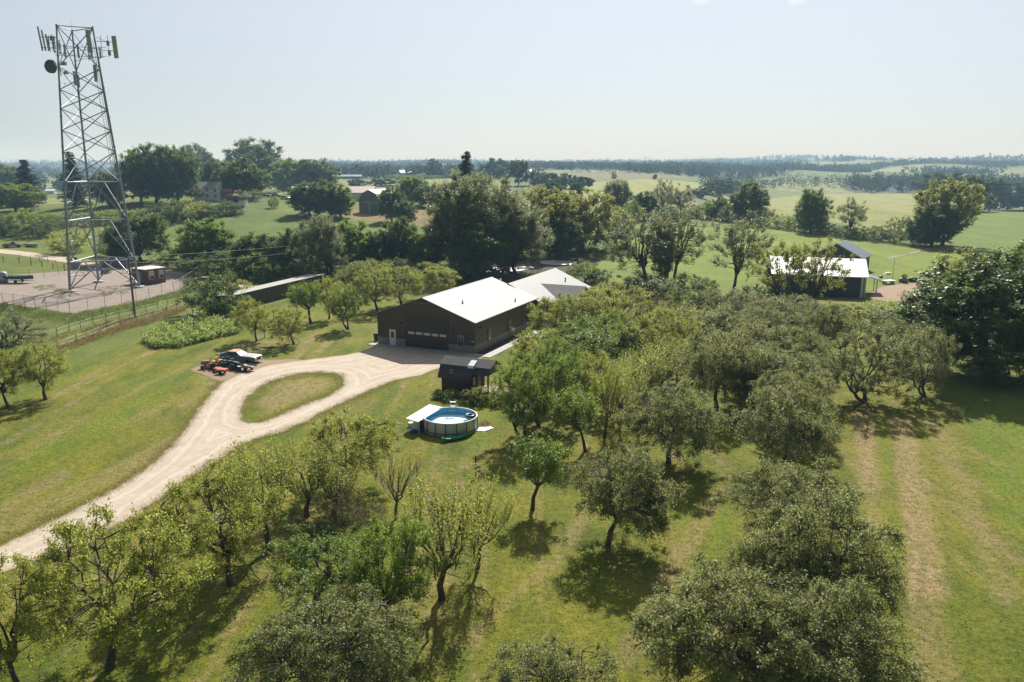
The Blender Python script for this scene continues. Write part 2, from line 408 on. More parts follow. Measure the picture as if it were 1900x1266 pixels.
at = node(t, 'ShaderNodeAttribute'); at.attribute_name = 'field'; al = node(t, 'ShaderNodeAttribute'); al.attribute_name = 'lawn'
wv = noise(t, mapping(t, tc, R(-8), (1, .1, 1)), .12, 4, .7)
fld = mixc(t, .35, at.outputs['Color'], ramp(t, wv, [(.3, (.45, .5, .45)), (.7, (1.5, 1.4, 1.2))]), 'MULTIPLY')
fld = mixc(t, .55, fld, ramp(t, noise(t, tc, .06, 6, .7), [(.3, (.5, .62, .5)), (.7, (1.35, 1.3, 1.2))]), 'MULTIPLY')
c = mixc(t, al.outputs['Fac'], fld, g)
c = mixc(t, .85, c, ramp(t, n_fine, [(.30, (.38, .42, .34)), (.5, (.95, .95, .95)), (.72, (1.5, 1.42, 1.3))]), 'MULTIPLY')
c = mixc(t, .8, c, ramp(t, n_gr, [(.3, (.45, .5, .4)), (.7, (1.5, 1.45, 1.35))]), 'MULTIPLY')
c = mixc(t, 1.0, c, (.99, .89, .76), 'MULTIPLY')
link(t, c, b.inputs['Base Color']); b.inputs['Roughness'].default_value = .9; b.inputs['Specular IOR Level'].default_value = .15
hsum = mth(t, 'ADD', mth(t, 'MULTIPLY', n_fine, .6), mth(t, 'MULTIPLY', n_gr, .4)); bump(t, b, hsum, .9, .22)
me = np_mesh('ground', V, F, [m_g], {'field': ('POINT', 'FLOAT_COLOR', np.column_stack([np.vstack([fc, [[.1, .1, .03]]]), np.ones(len(V))])), 'lawn': ('POINT', 'FLOAT', np.append(lawn, 1.0)), 'dry': ('POINT', 'FLOAT', np.append(dry, 0.0))}, smooth=True)
import bmesh
bm = bmesh.new(); bm.from_mesh(me); bm.verts.ensure_lookup_table()
for q_ in range(NA): bm.faces.new((bm.verts[k0], bm.verts[(q_ + 1) % NA], bm.verts[q_]))
bmesh.ops.recalc_face_normals(bm, faces=bm.faces); bm.to_mesh(me); bm.free()
if me.polygons[1000].normal.z < 0: me.flip_normals()
ground = bpy.data.objects.new('ground', me); col.objects.link(ground); tag(ground, kind='structure')

def gravelmat(name, c1, c2, edge_c, ew=.6, tracks=True):
    m, t, n, b = new_mat(name); tc = node(t, 'ShaderNodeTexCoord').outputs['Object']
    at = node(t, 'ShaderNodeAttribute'); at.attribute_name = 'edge'; e = at.outputs['Fac']
    nb = noise(t, tc, .5, 5, .7); nf = noise(t, tc, 5, 5, .8); nn = noise(t, tc, 16, 3, .8)
    c = ramp(t, nb, [(.3, c2), (.65, c1)])
    if tracks:
        w = mth(t, 'SINE', mth(t, 'ADD', mth(t, 'MULTIPLY', e, 4.2), mth(t, 'MULTIPLY', nb, 3.0)))
        c = mixc(t, mth(t, 'MULTIPLY', mth(t, 'MAXIMUM', w, 0), .38), c, tuple(v * 1.22 for v in c1))
        w2 = mth(t, 'SINE', mth(t, 'ADD', mth(t, 'MULTIPLY', e, 8.5), mth(t, 'MULTIPLY', nb, 6.0)))
        c = mixc(t, mth(t, 'MULTIPLY', mth(t, 'MAXIMUM', w2, 0), .22), c, tuple(v * .78 for v in c2))
    c = mixc(t, .8, c, ramp(t, nf, [(.25, (.72, .7, .68)), (.75, (1.15, 1.15, 1.15))]), 'MULTIPLY')
    c = mixc(t, .5, c, ramp(t, nn, [(.25, (.6, .6, .6)), (.75, (1.3, 1.3, 1.3))]), 'MULTIPLY')
    ef = mth(t, 'SUBTRACT', 1.0, mth(t, 'DIVIDE', mth(t, 'SUBTRACT', e, mth(t, 'MULTIPLY', mth(t, 'SUBTRACT', nb, .5), 1.6)), ew))
    c = mixc(t, mth(t, 'MULTIPLY', ef, .8), c, edge_c)
    ef2 = mth(t, 'SUBTRACT', 1.0, mth(t, 'DIVIDE', mth(t, 'SUBTRACT', e, mth(t, 'MULTIPLY', mth(t, 'SUBTRACT', nf, .45), .9)), .25))
    c = mixc(t, ef2, c, (.125, .13, .035))
    link(t, c, b.inputs['Base Color']); b.inputs['Roughness'].default_value = .92; b.inputs['Specular IOR Level'].default_value = .2
    bump(t, b, mth(t, 'ADD', nf, mth(t, 'MULTIPLY', nn, .5)), .5, .05); return m
m_drive = gravelmat('pale_gravel', (.54, .455, .36), (.44, .355, .265), (.30, .19, .11))
m_yard = gravelmat('grey_pink_gravel', (.33, .275, .225), (.25, .20, .165), (.20, .165, .10), .5, False)
m_dirt = gravelmat('brown_dirt', (.36, .255, .17), (.28, .19, .12), (.22, .14, .07), .8, False)
drive = [(-260, 1140), (0, 1012), (100, 962), (200, 912), (270, 868), (322, 820), (355, 775), (380, 738), (410, 708), (455, 690), (500, 676), (560, 668), (620, 661), (672, 653), (702, 638), (760, 636), (830, 640), (881, 655), (905, 664),
         (870, 672), (818, 683), (790, 695), (740, 705), (690, 724), (640, 747), (600, 766), (560, 788), (520, 806), (480, 812), (440, 832), (385, 866), (330, 905), (250, 960), (150, 1012), (60, 1048), (0, 1066), (-200, 1180)]
isle = [(447, 770), (452, 748), (470, 728), (500, 710), (540, 697), (585, 691), (625, 694), (637, 706), (632, 720), (605, 736), (565, 751), (525, 766), (490, 782), (460, 786)]
sheet('driveway', pxpoly(drive), [pxpoly(isle)], .25, .024, m_drive, seed=3, rough=.22)
sheet('parking_dirt', pxpoly([(343, 686), (385, 674), (440, 664), (500, 668), (560, 664), (560, 676), (500, 688), (450, 702), (415, 712), (380, 698)]), [], .22, .014, m_dirt, seed=5)
sheet('compound_gravel', pxpoly([(-190, 530), (0, 512), (120, 503), (215, 497), (300, 497), (372, 508), (365, 520), (330, 540), (255, 560), (135, 583), (60, 572), (0, 563), (-160, 552)]), [], .4, .014, m_yard, seed=6, smooth=0)
sheet('farm_road', pxpoly([(-120, 455), (0, 462), (60, 468), (130, 479), (200, 490), (290, 500), (372, 508), (372, 514), (290, 506), (200, 498), (120, 488), (50, 476), (0, 470), (-120, 463)]), [], .4, .022, m_drive, seed=8)
sheet('farm_road_east', pxpoly([(365, 508), (400, 515), (440, 525), (470, 533), (600, 520), (600, 524), (470, 538), (430, 532), (365, 513)]), [], .4, .018, m_drive, seed=18)
sheet('yard_gravel', pxpoly([(1612, 553), (1614, 540), (1640, 530), (1690, 525), (1740, 530), (1800, 545), (1830, 556), (1740, 560), (1640, 561)]), [], .4, .014, m_dirt, seed=9)
sheet('field_track', pxpoly([(1640, 478), (1672, 473), (1710, 463), (1730, 460), (1734, 462), (1712, 466), (1675, 476), (1642, 481)]), [], .8, .02, m_yard, seed=10)
# creek: dark banks and glinting water
m_bank = gravelmat('creek_mud', (.07, .05, .04), (.045, .033, .026), (.08, .07, .04), .5, False)
sheet('creek_bank', pxpoly([(820, 492), (900, 488), (960, 478), (1010, 472), (1080, 473), (1120, 482), (1096, 500), (1000, 506), (900, 514), (820, 508)]), [], .5, .012, m_bank, seed=11)
m_wat, t, n, b = new_mat('creek_water'); b.inputs['Base Color'].default_value = (.30, .27, .23, 1); b.inputs['Roughness'].default_value = .45
b.inputs['Specular IOR Level'].default_value = 1.0; tc = node(t, 'ShaderNodeTexCoord').outputs['Object']; bump(t, b, noise(t, tc, 1.5, 4, .7), .5, .08)
b.inputs['Metallic'].default_value = .6; b.inputs['Base Color'].default_value = (.75, .72, .68, 1)
sheet('creek_water', pxpoly([(1000, 485), (1030, 482), (1075, 485), (1066, 492), (1030, 492), (1004, 490)]), [], .35, .02, m_wat, seed=12)
sheet('creek_water', pxpoly([(880, 500), (930, 496), (990, 494), (988, 500), (930, 505), (880, 507)]), [], .35, .02, m_wat, seed=13)

# ================================================================= TREES
def poly_tube(V, F, pts, r0, r1, n=5):
    """append a tapered tube along pts"""
    k0 = len(V); m = len(pts); pts = [Vector(p) for p in pts]
    for i_, p in enumerate(pts):
        d = (pts[min(i_ + 1, m - 1)] - pts[max(i_ - 1, 0)]).normalized()
        u = d.cross(Vector((.31, .95, .1))).normalized(); w = d.cross(u); r = r0 + (r1 - r0) * i_ / (m - 1)
        for a in range(n):
            th = 2 * math.pi * a / n; V.append(p + (u * math.cos(th) + w * math.sin(th)) * r)
    for i_ in range(m - 1):
        for a in range(n):
            F.append((k0 + i_ * n + a, k0 + i_ * n + (a + 1) % n, k0 + (i_ + 1) * n + (a + 1) % n, k0 + (i_ + 1) * n + a))
def leaves_np(rng, P, A, size, aspect, nbias=.6):
    """diamond leaves at P with axis A"""
    n = len(P); nn = rng.normal(size=(n, 3)); nn[:, 2] += nbias * 2; nn /= np.linalg.norm(nn, axis=1)[:, None]
    B = np.cross(nn, A); B /= np.linalg.norm(B, axis=1)[:, None] + 1e-9
    l = size * rng.uniform(.6, 1.3, n)[:, None]; w = l * aspect
    v0 = P; v2 = P + A * l; mid = P + A * l * .5 + nn * l * .08
    V = np.stack([v0, mid + B * w * .5, v2, mid - B * w * .5], 1).reshape(-1, 3)
    F = np.arange(n * 4).reshape(n, 4); return V, F
BARK = flat('bark', (.085, .066, .05), .9, 0, .35, 6, .5); BARK_G = flat('grey_bark', (.19, .17, .145), .9, 0, .3, 5, .4)

def make_tree(seed, H, Rc, trunk_h=1.2, trunk_r=.14, cz=.6, rz=.42, nlimb=5, nclump=80, ntwig=6, twig=.6, nleaf=14, leaf=.11, asp=.55,
              up=.35, droop=0.0, shell=.45, lobes=.28, lean=.25, floor=.22, mode='round', stems=1, bark=None, lmat=None, gap=0.0, jit=.13):
    rng = np.random.default_rng(seed); TV, TF = [], []
    C = np.array([0, 0, H * cz]); RZ = H * rz
    bx, by = rng.normal(size=2) * lean * .5
    limbs = []
    for s_ in range(stems):
        sa = rng.uniform(0, 6.28); off = Vector((math.cos(sa), math.sin(sa), 0)) * (0 if stems == 1 else trunk_r * 1.6)
        T = Vector((bx, by, trunk_h)) + (off * 4 if stems > 1 else Vector((0, 0, 0)))
        mid = T * .5 + Vector((rng.normal() * .06, rng.normal() * .06, 0)) * trunk_h + off
        poly_tube(TV, TF, [off + Vector((0, 0, -.15)), off + Vector((0, 0, .12)), mid, T], trunk_r * 1.25, trunk_r * .72, 8)
        nl = max(2, nlimb // stems)
        for l in range(nl):
            a = sa + 2 * math.pi * l / nl + rng.uniform(-.4, .4)
            k = rng.uniform(.35, .75) if l or mode == 'vase' else .1
            if mode == 'tall': k *= .6
            end = Vector((math.cos(a) * Rc * k, math.sin(a) * Rc * k, H * (cz + rz * rng.uniform(.15, .75)) if mode != 'spread' else H * rng.uniform(.62, .86)))
            c1 = T + Vector((math.cos(a) * Rc * k * .55, math.sin(a) * Rc * k * .55, (end.z - trunk_h) * .35))
            pts = []
            for q_ in range(7):
                u = q_ / 6; p = T * (1 - u) ** 2 + c1 * 2 * u * (1 - u) + end * u * u
                if 0 < q_ < 6: p = p + Vector(rng.normal(size=3)) * .04 * Rc
                pts.append(p)
            poly_tube(TV, TF, pts, trunk_r * .6, trunk_r * .12, 5); limbs += pts
    L = np.array([tuple(p) for p in limbs])
    # clumps
    ph = rng.uniform(0, 6.28, 6); cl = []
    while len(cl) < nclump:
        d = rng.normal(size=3); d /= np.linalg.norm(d)
        a = math.atan2(d[1], d[0])
        lob = 1 + lobes * (math.sin(3 * a + ph[0]) * .4 + math.sin(5 * a + ph[1] + 3 * d[2]) * .35 + math.sin(7 * d[2] + ph[2] + 2 * a) * .4)
        rad_ = min(1.06, (shell + (1 - shell) * rng.random() ** .7) * lob)
        p = C + d * np.array([Rc, Rc, RZ]) * rad_ + np.array([bx, by, 0])
        if p[2] < H * floor: continue
        if gap and math.sin(p[0] * 6 / Rc + ph[3]) * math.sin(p[1] * 6 / Rc + ph[4]) * math.sin(p[2] * 7 / RZ + ph[5]) > 1 - gap: continue
        cl.append(p)
    P_, A_l, T_ = [], [], []
    for p in cl:
        dd = np.linalg.norm(L - p, axis=1) + np.maximum(0, L[:, 2] - p[2]) * 1.2; q0 = Vector(L[int(dd.argmin())]); e = Vector(p)
        m1 = q0.lerp(e, .5) + Vector((rng.normal() * .05, rng.normal() * .05, rng.uniform(-.02, .12))) * (e - q0).length
        poly_tube(TV, TF, [q0, m1, e], trunk_r * .2, trunk_r * .06, 4)
        out = np.array(p) - np.array([bx, by, H * .3]); out /= np.linalg.norm(out) + 1e-6; tint = rng.random()
        for w in range(ntwig):
            d = out * .7 + rng.normal(size=3) * .55 + np.array([0, 0, up * 1.6 - droop]); d /= np.linalg.norm(d)
            ln = twig * rng.uniform(.55, 1.25); e2 = p + d * ln + np.array([0, 0, -droop * ln * .5])
            poly_tube(TV, TF, [Vector(p), Vector(p * .5 + e2 * .5) + Vector((0, 0, .06 * ln)), Vector(e2)], trunk_r * .06 + .004, .004, 3)
            u = rng.uniform(.1, 1.08, nleaf)[:, None]; base = p + (e2 - p) * u + rng.normal(size=(nleaf, 3)) * twig * jit
            base[:, 2] -= droop * .3 * u[:, 0] ** 2 * ln
            ax = d * .5 + rng.normal(size=(nleaf, 3)) * .7 + np.array([0, 0, -.25 - droop]); ax /= np.linalg.norm(ax, axis=1)[:, None]
            P_.append(base); A_l.append(ax); T_.append(np.clip(tint * .6 + rng.random(nleaf) * .4, 0, 1))
    P_ = np.concatenate(P_); A_l = np.concatenate(A_l); T_ = np.concatenate(T_)
    V, F = leaves_np(rng, P_, A_l, leaf, asp)
    cm = np_mesh('crown', V, F, [lmat], {'tint': ('FACE', 'FLOAT', T_)})
    tm = np_mesh('trunk', np.array([tuple(v) for v in TV]), np.array(TF), [bark or BARK], smooth=True)
    ex = np.percentile(V, 97.5, axis=0); en = np.percentile(V, 2.5, axis=0)
    return dict(trunk=tm, crown=cm, H=float(np.percentile(V[:, 2], 99.3)), W=float((ex[0] - en[0] + ex[1] - en[1]) / 2), cx=(bx, by))

def make_conifer(seed, H, Rc, lmat, n_wh=26, sparse=0.0, leaf=.5):
    rng = np.random.default_rng(seed); TV, TF = [], []
    poly_tube(TV, TF, [(0, 0, -.2), (0, 0, H * .5), (rng.normal() * .1, 0, H * .97)], H * .018, .03, 7); P_, A_l, T_ = [], [], []
    for w in range(n_wh):
        z = H * (.10 + .88 * w / n_wh); rb = Rc * (1 - (z / H)) ** .8 * rng.uniform(.75, 1.15) + .25
        for k in range(rng.integers(6, 9)):
            if rng.random() < sparse: continue
            a = rng.uniform(0, 6.28); r_ = rb * rng.uniform(.65, 1.1); tint = rng.random(); zz = z + rng.uniform(-.3, .3)
            e = np.array([math.cos(a) * r_, math.sin(a) * r_, zz - r_ * .25 + rng.uniform(-.2, .2)]); s0 = np.array([0, 0, zz])
            poly_tube(TV, TF, [s0, s0 * .5 + e * .5 + np.array([0, 0, -.1 * r_]), e], .05, .015, 3)
            m = int(14 + 26 * r_); u = rng.uniform(.08, 1.05, m)[:, None]
            b_ = s0 + (e - s0) * u; b_[:, 2] += -.12 * r_ * np.sin(u[:, 0] * 3.1); side = np.array([-math.sin(a), math.cos(a), 0])
            b_ = b_ + side * rng.normal(size=(m, 1)) * .28 * r_ * (1.1 - u * .7) + rng.normal(size=(m, 3)) * .1
            ax = (e - s0) / r_ * .8 + rng.normal(size=(m, 3)) * .5 + np.array([0, 0, -.3]); ax /= np.linalg.norm(ax, axis=1)[:, None]
            P_.append(b_); A_l.append(ax); T_.append(np.clip(tint * .5 + rng.random(m) * .5, 0, .95))
    V, F = leaves_np(rng, np.concatenate(P_), np.concatenate(A_l), leaf, .34)
    cm = np_mesh('crown', V, F, [lmat], {'tint': ('FACE', 'FLOAT', np.concatenate(T_))})
    tm = np_mesh('trunk', np.array([tuple(v) for v in TV]), np.array(TF), [BARK], smooth=True)
    return dict(trunk=tm, crown=cm, H=H, W=Rc * 1.9, cx=(0, 0))

L_olive = leafmat('leaf_olive', (.095, .130, .034), (.330, .345, .125), .42)
L_apple = leafmat('leaf_apple', (.120, .165, .022), (.400, .420, .080), .46)
L_vivid = leafmat('leaf_vivid', (.085, .150, .020), (.240, .310, .048), .42)
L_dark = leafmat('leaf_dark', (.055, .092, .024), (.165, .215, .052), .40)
L_grey = leafmat('leaf_greygreen', (.100, .130, .048), (.260, .285, .120), .44)
L_gold = leafmat('leaf_gold', (.110, .145, .028), (.330, .325, .075), .45)
L_brown = leafmat('leaf_bronze', (.11, .095, .045), (.24, .19, .09), .38)
L_spruce = leafmat('needle_dark', (.018, .032, .016), (.045, .065, .028), .12, .6)
L_garden = leafmat('leaf_garden', (.09, .150, .025), (.360, .420, .130), .42)
L_mid = leafmat('leaf_mid_tree', (.040, .070, .022), (.105, .150, .045), .3, .9)
L_lawn = leafmat('lawn_blade', (.085, .125, .012), (.31, .27, .10), .35, .7)
L_far = leafmat('leaf_far_wood', (.022, .040, .016), (.055, .080, .030), .15, .9)
L_dry = leafmat('dry_weed', (.16, .085, .04), (.30, .19, .095), .3)
L_tall = leafmat('tall_grass', (.06, .10, .018), (.16, .20, .045), .4)
K = {}
def variants(key, n, fn): K[key] = [fn(s) for s in range(n)]
variants('apple', 4, lambda s: make_tree(100 + s, 5.2, 2.55, 1.25, .15, .60, .37, 6, 145, 8, .52, 21, .095, lobes=.38, droop=.25, up=.35, gap=.42, floor=.2, shell=.55, lmat=L_apple))
variants('olive', 4, lambda s: make_tree(120 + s, 4.9, 2.6, 1.3, .14, .58, .38, 6, 220, 8, .48, 21, .092, lobes=.30, droop=.5, up=.12, gap=.15, floor=.15, lmat=L_olive))
variants('vivid', 3, lambda s: make_tree(140 + s, 5.2, 2.3, 1.0, .14, .56, .41, 6, 150, 7, .55, 20, .11, lobes=.38, up=.55, gap=.3, stems=2, lmat=L_vivid))
variants('vase', 3, lambda s: make_tree(160 + s, 5.4, 1.7, 1.4, .13, .52, .34, 9, 40, 4, 1.7, 40, .10, lobes=.25, up=2.2, shell=.35, gap=.2, mode='vase', jit=.055, lmat=L_apple))
variants('bare', 2, lambda s: make_tree(180 + s, 4.6, 1.3, 1.2, .11, .58, .33, 8, 34, 5, 1.3, 5, .08, up=1.2, shell=.3, mode='vase', lmat=L_brown, bark=BARK_G))
variants('young', 2, lambda s: make_tree(190 + s, 3.9, 1.2, 1.3, .09, .64, .30, 6, 60, 5, .62, 20, .11, lobes=.2, up=.75, floor=.34, lmat=L_vivid if s else L_vivid))
variants('maple', 3, lambda s: make_tree(200 + s, 14, 5.4, 2.0, .42, .54, .46, 9, 340, 8, 1.1, 26, .25, .75, lobes=.35, up=.15, floor=.12, gap=.35, lmat=L_dark))
variants('round', 3, lambda s: make_tree(220 + s, 12, 4.6, 1.6, .32, .53, .46, 8, 240, 7, 1.1, 22, .30, .7, lobes=.35, up=.25, floor=.12, gap=.3, lmat=L_vivid if s == 1 else L_dark))
variants('cotton', 3, lambda s: make_tree(240 + s, 18, 5.0, 2.5, .38, .55, .45, 12, 280, 8, 1.5, 22, .25, .6, lobes=.35, up=.5, floor=.10, gap=.4, mode='tall', stems=2, lmat=L_grey))
variants('willow', 2, lambda s: make_tree(260 + s, 10, 3.4, 1.8, .22, .57, .42, 9, 160, 6, .9, 22, .17, .4, lobes=.3, up=.6, droop=.3, floor=.14, gap=.25, lmat=L_grey))
variants('gold', 3, lambda s: make_tree(280 + s, 12, 4.8, 2.2, .32, .58, .40, 8, 190, 6, 1.05, 20, .28, .7, lobes=.35, up=.3, floor=.14, gap=.3, lmat=L_gold))
variants('loose', 3, lambda s: make_tree(300 + s, 13, 4.2, 3.2, .26, .62, .36, 10, 110, 6, 1.1, 16, .24, .6, lobes=.4, up=.5, floor=.22, gap=.5, mode='tall', lmat=L_grey))
variants('loosegold', 2, lambda s: make_tree(290 + s, 9, 4.6, 1.6, .22, .62, .34, 9, 85, 6, .8, 15, .20, .7, lobes=.4, up=.4, floor=.2, gap=.7, lmat=L_gold))
variants('fan', 2, lambda s: make_tree(410 + s, 6.5, 2.9, .8, .14, .53, .45, 9, 190, 7, .65, 22, .10, lobes=.3, up=.8, floor=.08, gap=.3, mode='vase', stems=2, lmat=L_olive))
variants('bush', 3, lambda s: make_tree(320 + s, 4.2, 2.6, .3, .10, .45, .50, 7, 110, 6, .6, 16, .15, .6, lobes=.3, up=.3, floor=.03, lmat=L_dark if s != 1 else L_vivid))
variants('bushlight', 2, lambda s: make_tree(330 + s, 4.2, 2.6, .3, .10, .45, .50, 7, 100, 6, .6, 15, .15, .6, lobes=.3, up=.5, floor=.03, lmat=L_apple if s else L_grey))
variants('brownbush', 1, lambda s: make_tree(340 + s, 3.6, 1.8, .3, .06, .5, .45, 9, 60, 6, .8, 9, .09, .5, up=1.0, floor=.05, mode='vase', lmat=L_brown, bark=BARK_G))
variants('spruce', 2, lambda s: make_conifer(350 + s, 20, 4.6, L_spruce, 30))
variants('pine', 2, lambda s: make_conifer(360 + s, 18, 5.5, L_spruce, 18, .35, .7))
variants('far', 4, lambda s: make_tree(380 + s, 12, 5.0, 1.5, .3, .54, .46, 4, 70, 3, 1.4, 16, .85, .8, lobes=.35, up=.2, floor=.06, lmat=L_mid))
_rg = random.Random(5); _cnt = {}
def tree(kind, bx, by, w, topy, label, cx=None, group=None, cat='tree', name=None, var=None):
    """bx,by: foot of the trunk, w: crown width, topy: its top, all read off the photograph's plan"""
    p = G(bx, by); v = K[kind]; i_ = _cnt.get(kind, 0) if var is None else var; _cnt[kind] = i_ + 1; v = v[i_ % len(v)]
    Hm = max(.8, top_at(p, topy)); Wm = px2m(w, p)
    e = empty(name or {'bush': 'shrub', 'bushlight': 'shrub', 'brownbush': 'shrub', 'spruce': 'spruce_tree', 'pine': 'conifer_tree'}.get(kind, 'orchard_tree' if kind in ('apple', 'olive', 'vivid', 'vase', 'bare', 'young', 'fan') else 'tree'), p, _rg.uniform(0, 6.28), label, cat if kind not in ('bush', 'bushlight', 'brownbush') else 'shrub', group)
    s = Wm / v['W'] * (1.14 if kind in ('vivid', 'vase') else 1.04); sz = Hm / v['H']; e.scale = (s, s, sz)
    if cx is not None:
        off = px2m(cx - bx, p); tilt = max(-.3, min(.3, math.atan2(off, Hm * .62)))
        e.rotation_euler = (Matrix.Rotation(tilt, 3, 'Y') @ Matrix.Rotation(e.rotation_euler.z, 3, 'Z')).to_euler()
    for nm in ('trunk', 'crown'):
        o = bpy.data.objects.new(nm, v[nm]); col.objects.link(o); o.parent = e
    return e
# ================================================================= BUILDINGS
m_brown = siding('brown_siding', (.064, .041, .029), .23, 0, .35, .45); m_brown_y = siding('brown_siding_long', (.064, .041, .029), .23, 1, .35, .45)
m_wain = siding('tan_wainscot', (.25, .225, .19), .23, 0, .2); m_wain_y = siding('tan_wainscot_long', (.25, .225, .19), .23, 1, .2)
m_roof = siding('pale_metal_roof', (.42, .41, .39), .45, 1, .55, .6, 0, .05, .10); m_roof_x = siding('pale_metal_roof_cross', (.40, .38, .36), .45, 0, .5, .6, 0, .04, .10)
for _m in (m_roof, m_roof_x): _m.node_tree.nodes['Principled BSDF'].inputs['Specular IOR Level'].default_value = .12
m_trim = flat('dark_trim', (.045, .036, .03), .5); m_door = siding('overhead_door_panel', (.022, .019, .018), .53, 2, .5, .45)
m_white = flat('white_paint', (.78, .78, .76), .5, var=.05); m_glass = flat('window_glass', (.035, .05, .06), .08, var=.1, spec=1.0)
m_glass_w = flat('bright_window', (.62, .50, .40), .25, var=.15, spec=.8); m_frame = flat('tan_frame', (.34, .30, .25), .5)
m_conc = flat('concrete', (.40, .385, .36), .85, var=.12, scale=1.2, bmp=.2); m_black = flat('black_plastic', (.02, .02, .022), .45)
m_steel = flat('galvanised_steel', (.42, .44, .46), .5, .35, var=.12); m_wood = flat('weathered_wood', (.22, .17, .12), .85, var=.25, bmp=.3)
m_chrome = flat('chrome', (.7, .7, .72), .15, 1.0, var=.05); m_tyre = flat('tyre_rubber', (.025, .025, .026), .8)
m_soil = flat('mulch', (.03, .022, .016), .95, bmp=.4)

BARN = G(702, 638).lerp(G(881, 657), .5); BARN.z = 0; BZ = -R(24)
W2 = 7.35; BL = 20.3; EV = 4.25; RG = 6.85
def gable_wall(mb, x0, x1, y0, y1, zb, ze, zr):
    xm = (x0 + x1) / 2; return mb.prism([(x0, zb), (x1, zb), (x1, ze), (xm, zr), (x0, ze)], y0, y1)
def window(par, x, y, z0, w, h, face, frame=m_frame, glass=m_glass, label=None):
    """face: outward unit vector along local x or y"""
    fx, fy = face; f = MB(); t = .07
    def bb(u0, u1, v0, v1, d0, d1, mb):
        if fy: mb.bb(x + u0, x + u1, *sorted((y + d0 * fy, y + d1 * fy)), z0 + v0, z0 + v1)
        else: mb.bb(*sorted((x + d0 * fx, x + d1 * fx)), y + u0, y + u1, z0 + v0, z0 + v1)
    a = w / 2
    bb(-a - t, -a, -t, h + t, .004, .07, f); bb(a, a + t, -t, h + t, .004, .07, f); bb(-a, a, -t, 0, .004, .07, f); bb(-a, a, h, h + t, .004, .07, f)
    if h > .9: bb(-a, a, h * .5 - .02, h * .5 + .02, .012, .055, f)
    o = f.build('window', frame, par, label=label); g = MB(); bb(-a, a, 0, h, .003, .022, g); g.build('pane', glass, o); return o
brn = empty('metal_workshop', BARN, BZ, 'big dark brown metal workshop with white roof and overhead door', 'workshop')
wl = MB(); gable_wall(wl, -W2, W2, 0, .15, 1.0, EV, RG - .12); o_ = wl.build('front_wall', m_brown, brn)
wl = MB(); wl.bb(-W2, -W2 + .15, .152, BL - .152, 1.0, EV); wl.bb(W2 - .15, W2, .152, BL - .152, 1.0, EV); wl.build('side_wall', m_brown_y, brn)
wl = MB(); gable_wall(wl, -W2, W2, BL - .15, BL, 1.0, EV, RG - .12); wl.build('back_wall', m_brown, brn)
for x0, x1 in ((-W2 - .02, -2.97), (3.52, W2 + .02)):
    w_ = MB(); w_.bb(x0, x1, -.02, .13, 0, .998); w_.build('wainscot', m_wain, brn)
w_ = MB(); w_.bb(W2 - .13, W2 + .02, .132, BL - .01, 0, .998); w_.bb(-W2 - .02, -W2 + .13, .132, BL - .01, 0, .998); w_.build('wainscot', m_wain_y, brn)
fz = .55; OV = .35; k_ = (RG - EV) / W2
for s in (-1, 1):
    r_ = MB(); xe = s * (W2 + OV); ze = EV - OV * k_ + .06; r_.slab((0, -fz, RG + .06), (xe, -fz, ze), (xe, BL + .4, ze), (0, BL + .4, RG + .06), .07)
    o_ = r_.build('roof', m_roof, brn)
    if s > 0:
        for u, v in ((.45, 4.2), (.86, 14.5)):
            q = MB(); x = u * xe; z = RG + .06 - x * k_ ; q.bar((x, v, z - .05), (x, v, z + .45), .07, 8); q.lathe([(.15, 0), (.1, .12)], 8, (x, v, z)); q.build('vent_pipe', m_trim, o_)
    g_ = MB(); g_.bb(*sorted((s * (W2 + OV) , s * (W2 + OV + .11))), -fz, BL + .4, ze - .14, ze - .02); g_.build('gutter', m_trim, brn)
r_ = MB(); r_.prism([(-.18, RG + .0), (0, RG + .10), (.18, RG + .0), (0, RG + .04)], -fz, BL + .4); r_.build('ridge_cap', m_roof, brn)
f_ = MB()
for s in (-1, 1):
    f_.slab((0, -fz - .02, RG + .03), (s * (W2 + OV), -fz - .02, EV - OV * k_ + .03), (s * (W2 + OV), -fz + .02, EV - OV * k_ + .03), (0, -fz + .02, RG + .03), .2)
f_.build('fascia', m_trim, brn)
# open timber truss under the peak
tr = MB(); zt = RG - .75; tr.bb(-1.9, 1.9, -fz + .05, -fz + .17, zt, zt + .14); tr.bar((0, -fz + .11, zt), (0, -fz + .11, RG - .1), .07, 4); tr.bar((-1.0, -fz + .11, zt + .1), (-.1, -fz + .11, RG - .2), .05, 4); tr.bar((1.0, -fz + .11, zt + .1), (.1, -fz + .11, RG - .2), .05, 4)
tr.build('gable_truss', flat('cedar_timber', (.17, .10, .055), .7), brn)
# overhead door
d_ = MB(); d_.bb(-2.85, 3.4, -.035, -.004, .0, 4.5); dr = d_.build('overhead_door', m_door, brn)
for k in range(5):
    g_ = MB(); x = -2.55 + k * 1.2; g_.bb(x, x + .95, -.05, -.036, 1.82, 2.16); g_.build('pane', m_glass_w, dr)
f_ = MB(); f_.bb(-2.97, -2.852, -.06, -.022, 0, 4.62); f_.bb(3.402, 3.52, -.06, -.022, 0, 4.62); f_.bb(-2.85, 3.4, -.06, -.005, 4.502, 4.62); f_.build('door_frame', m_trim, brn)
for k in range(3):
    pass
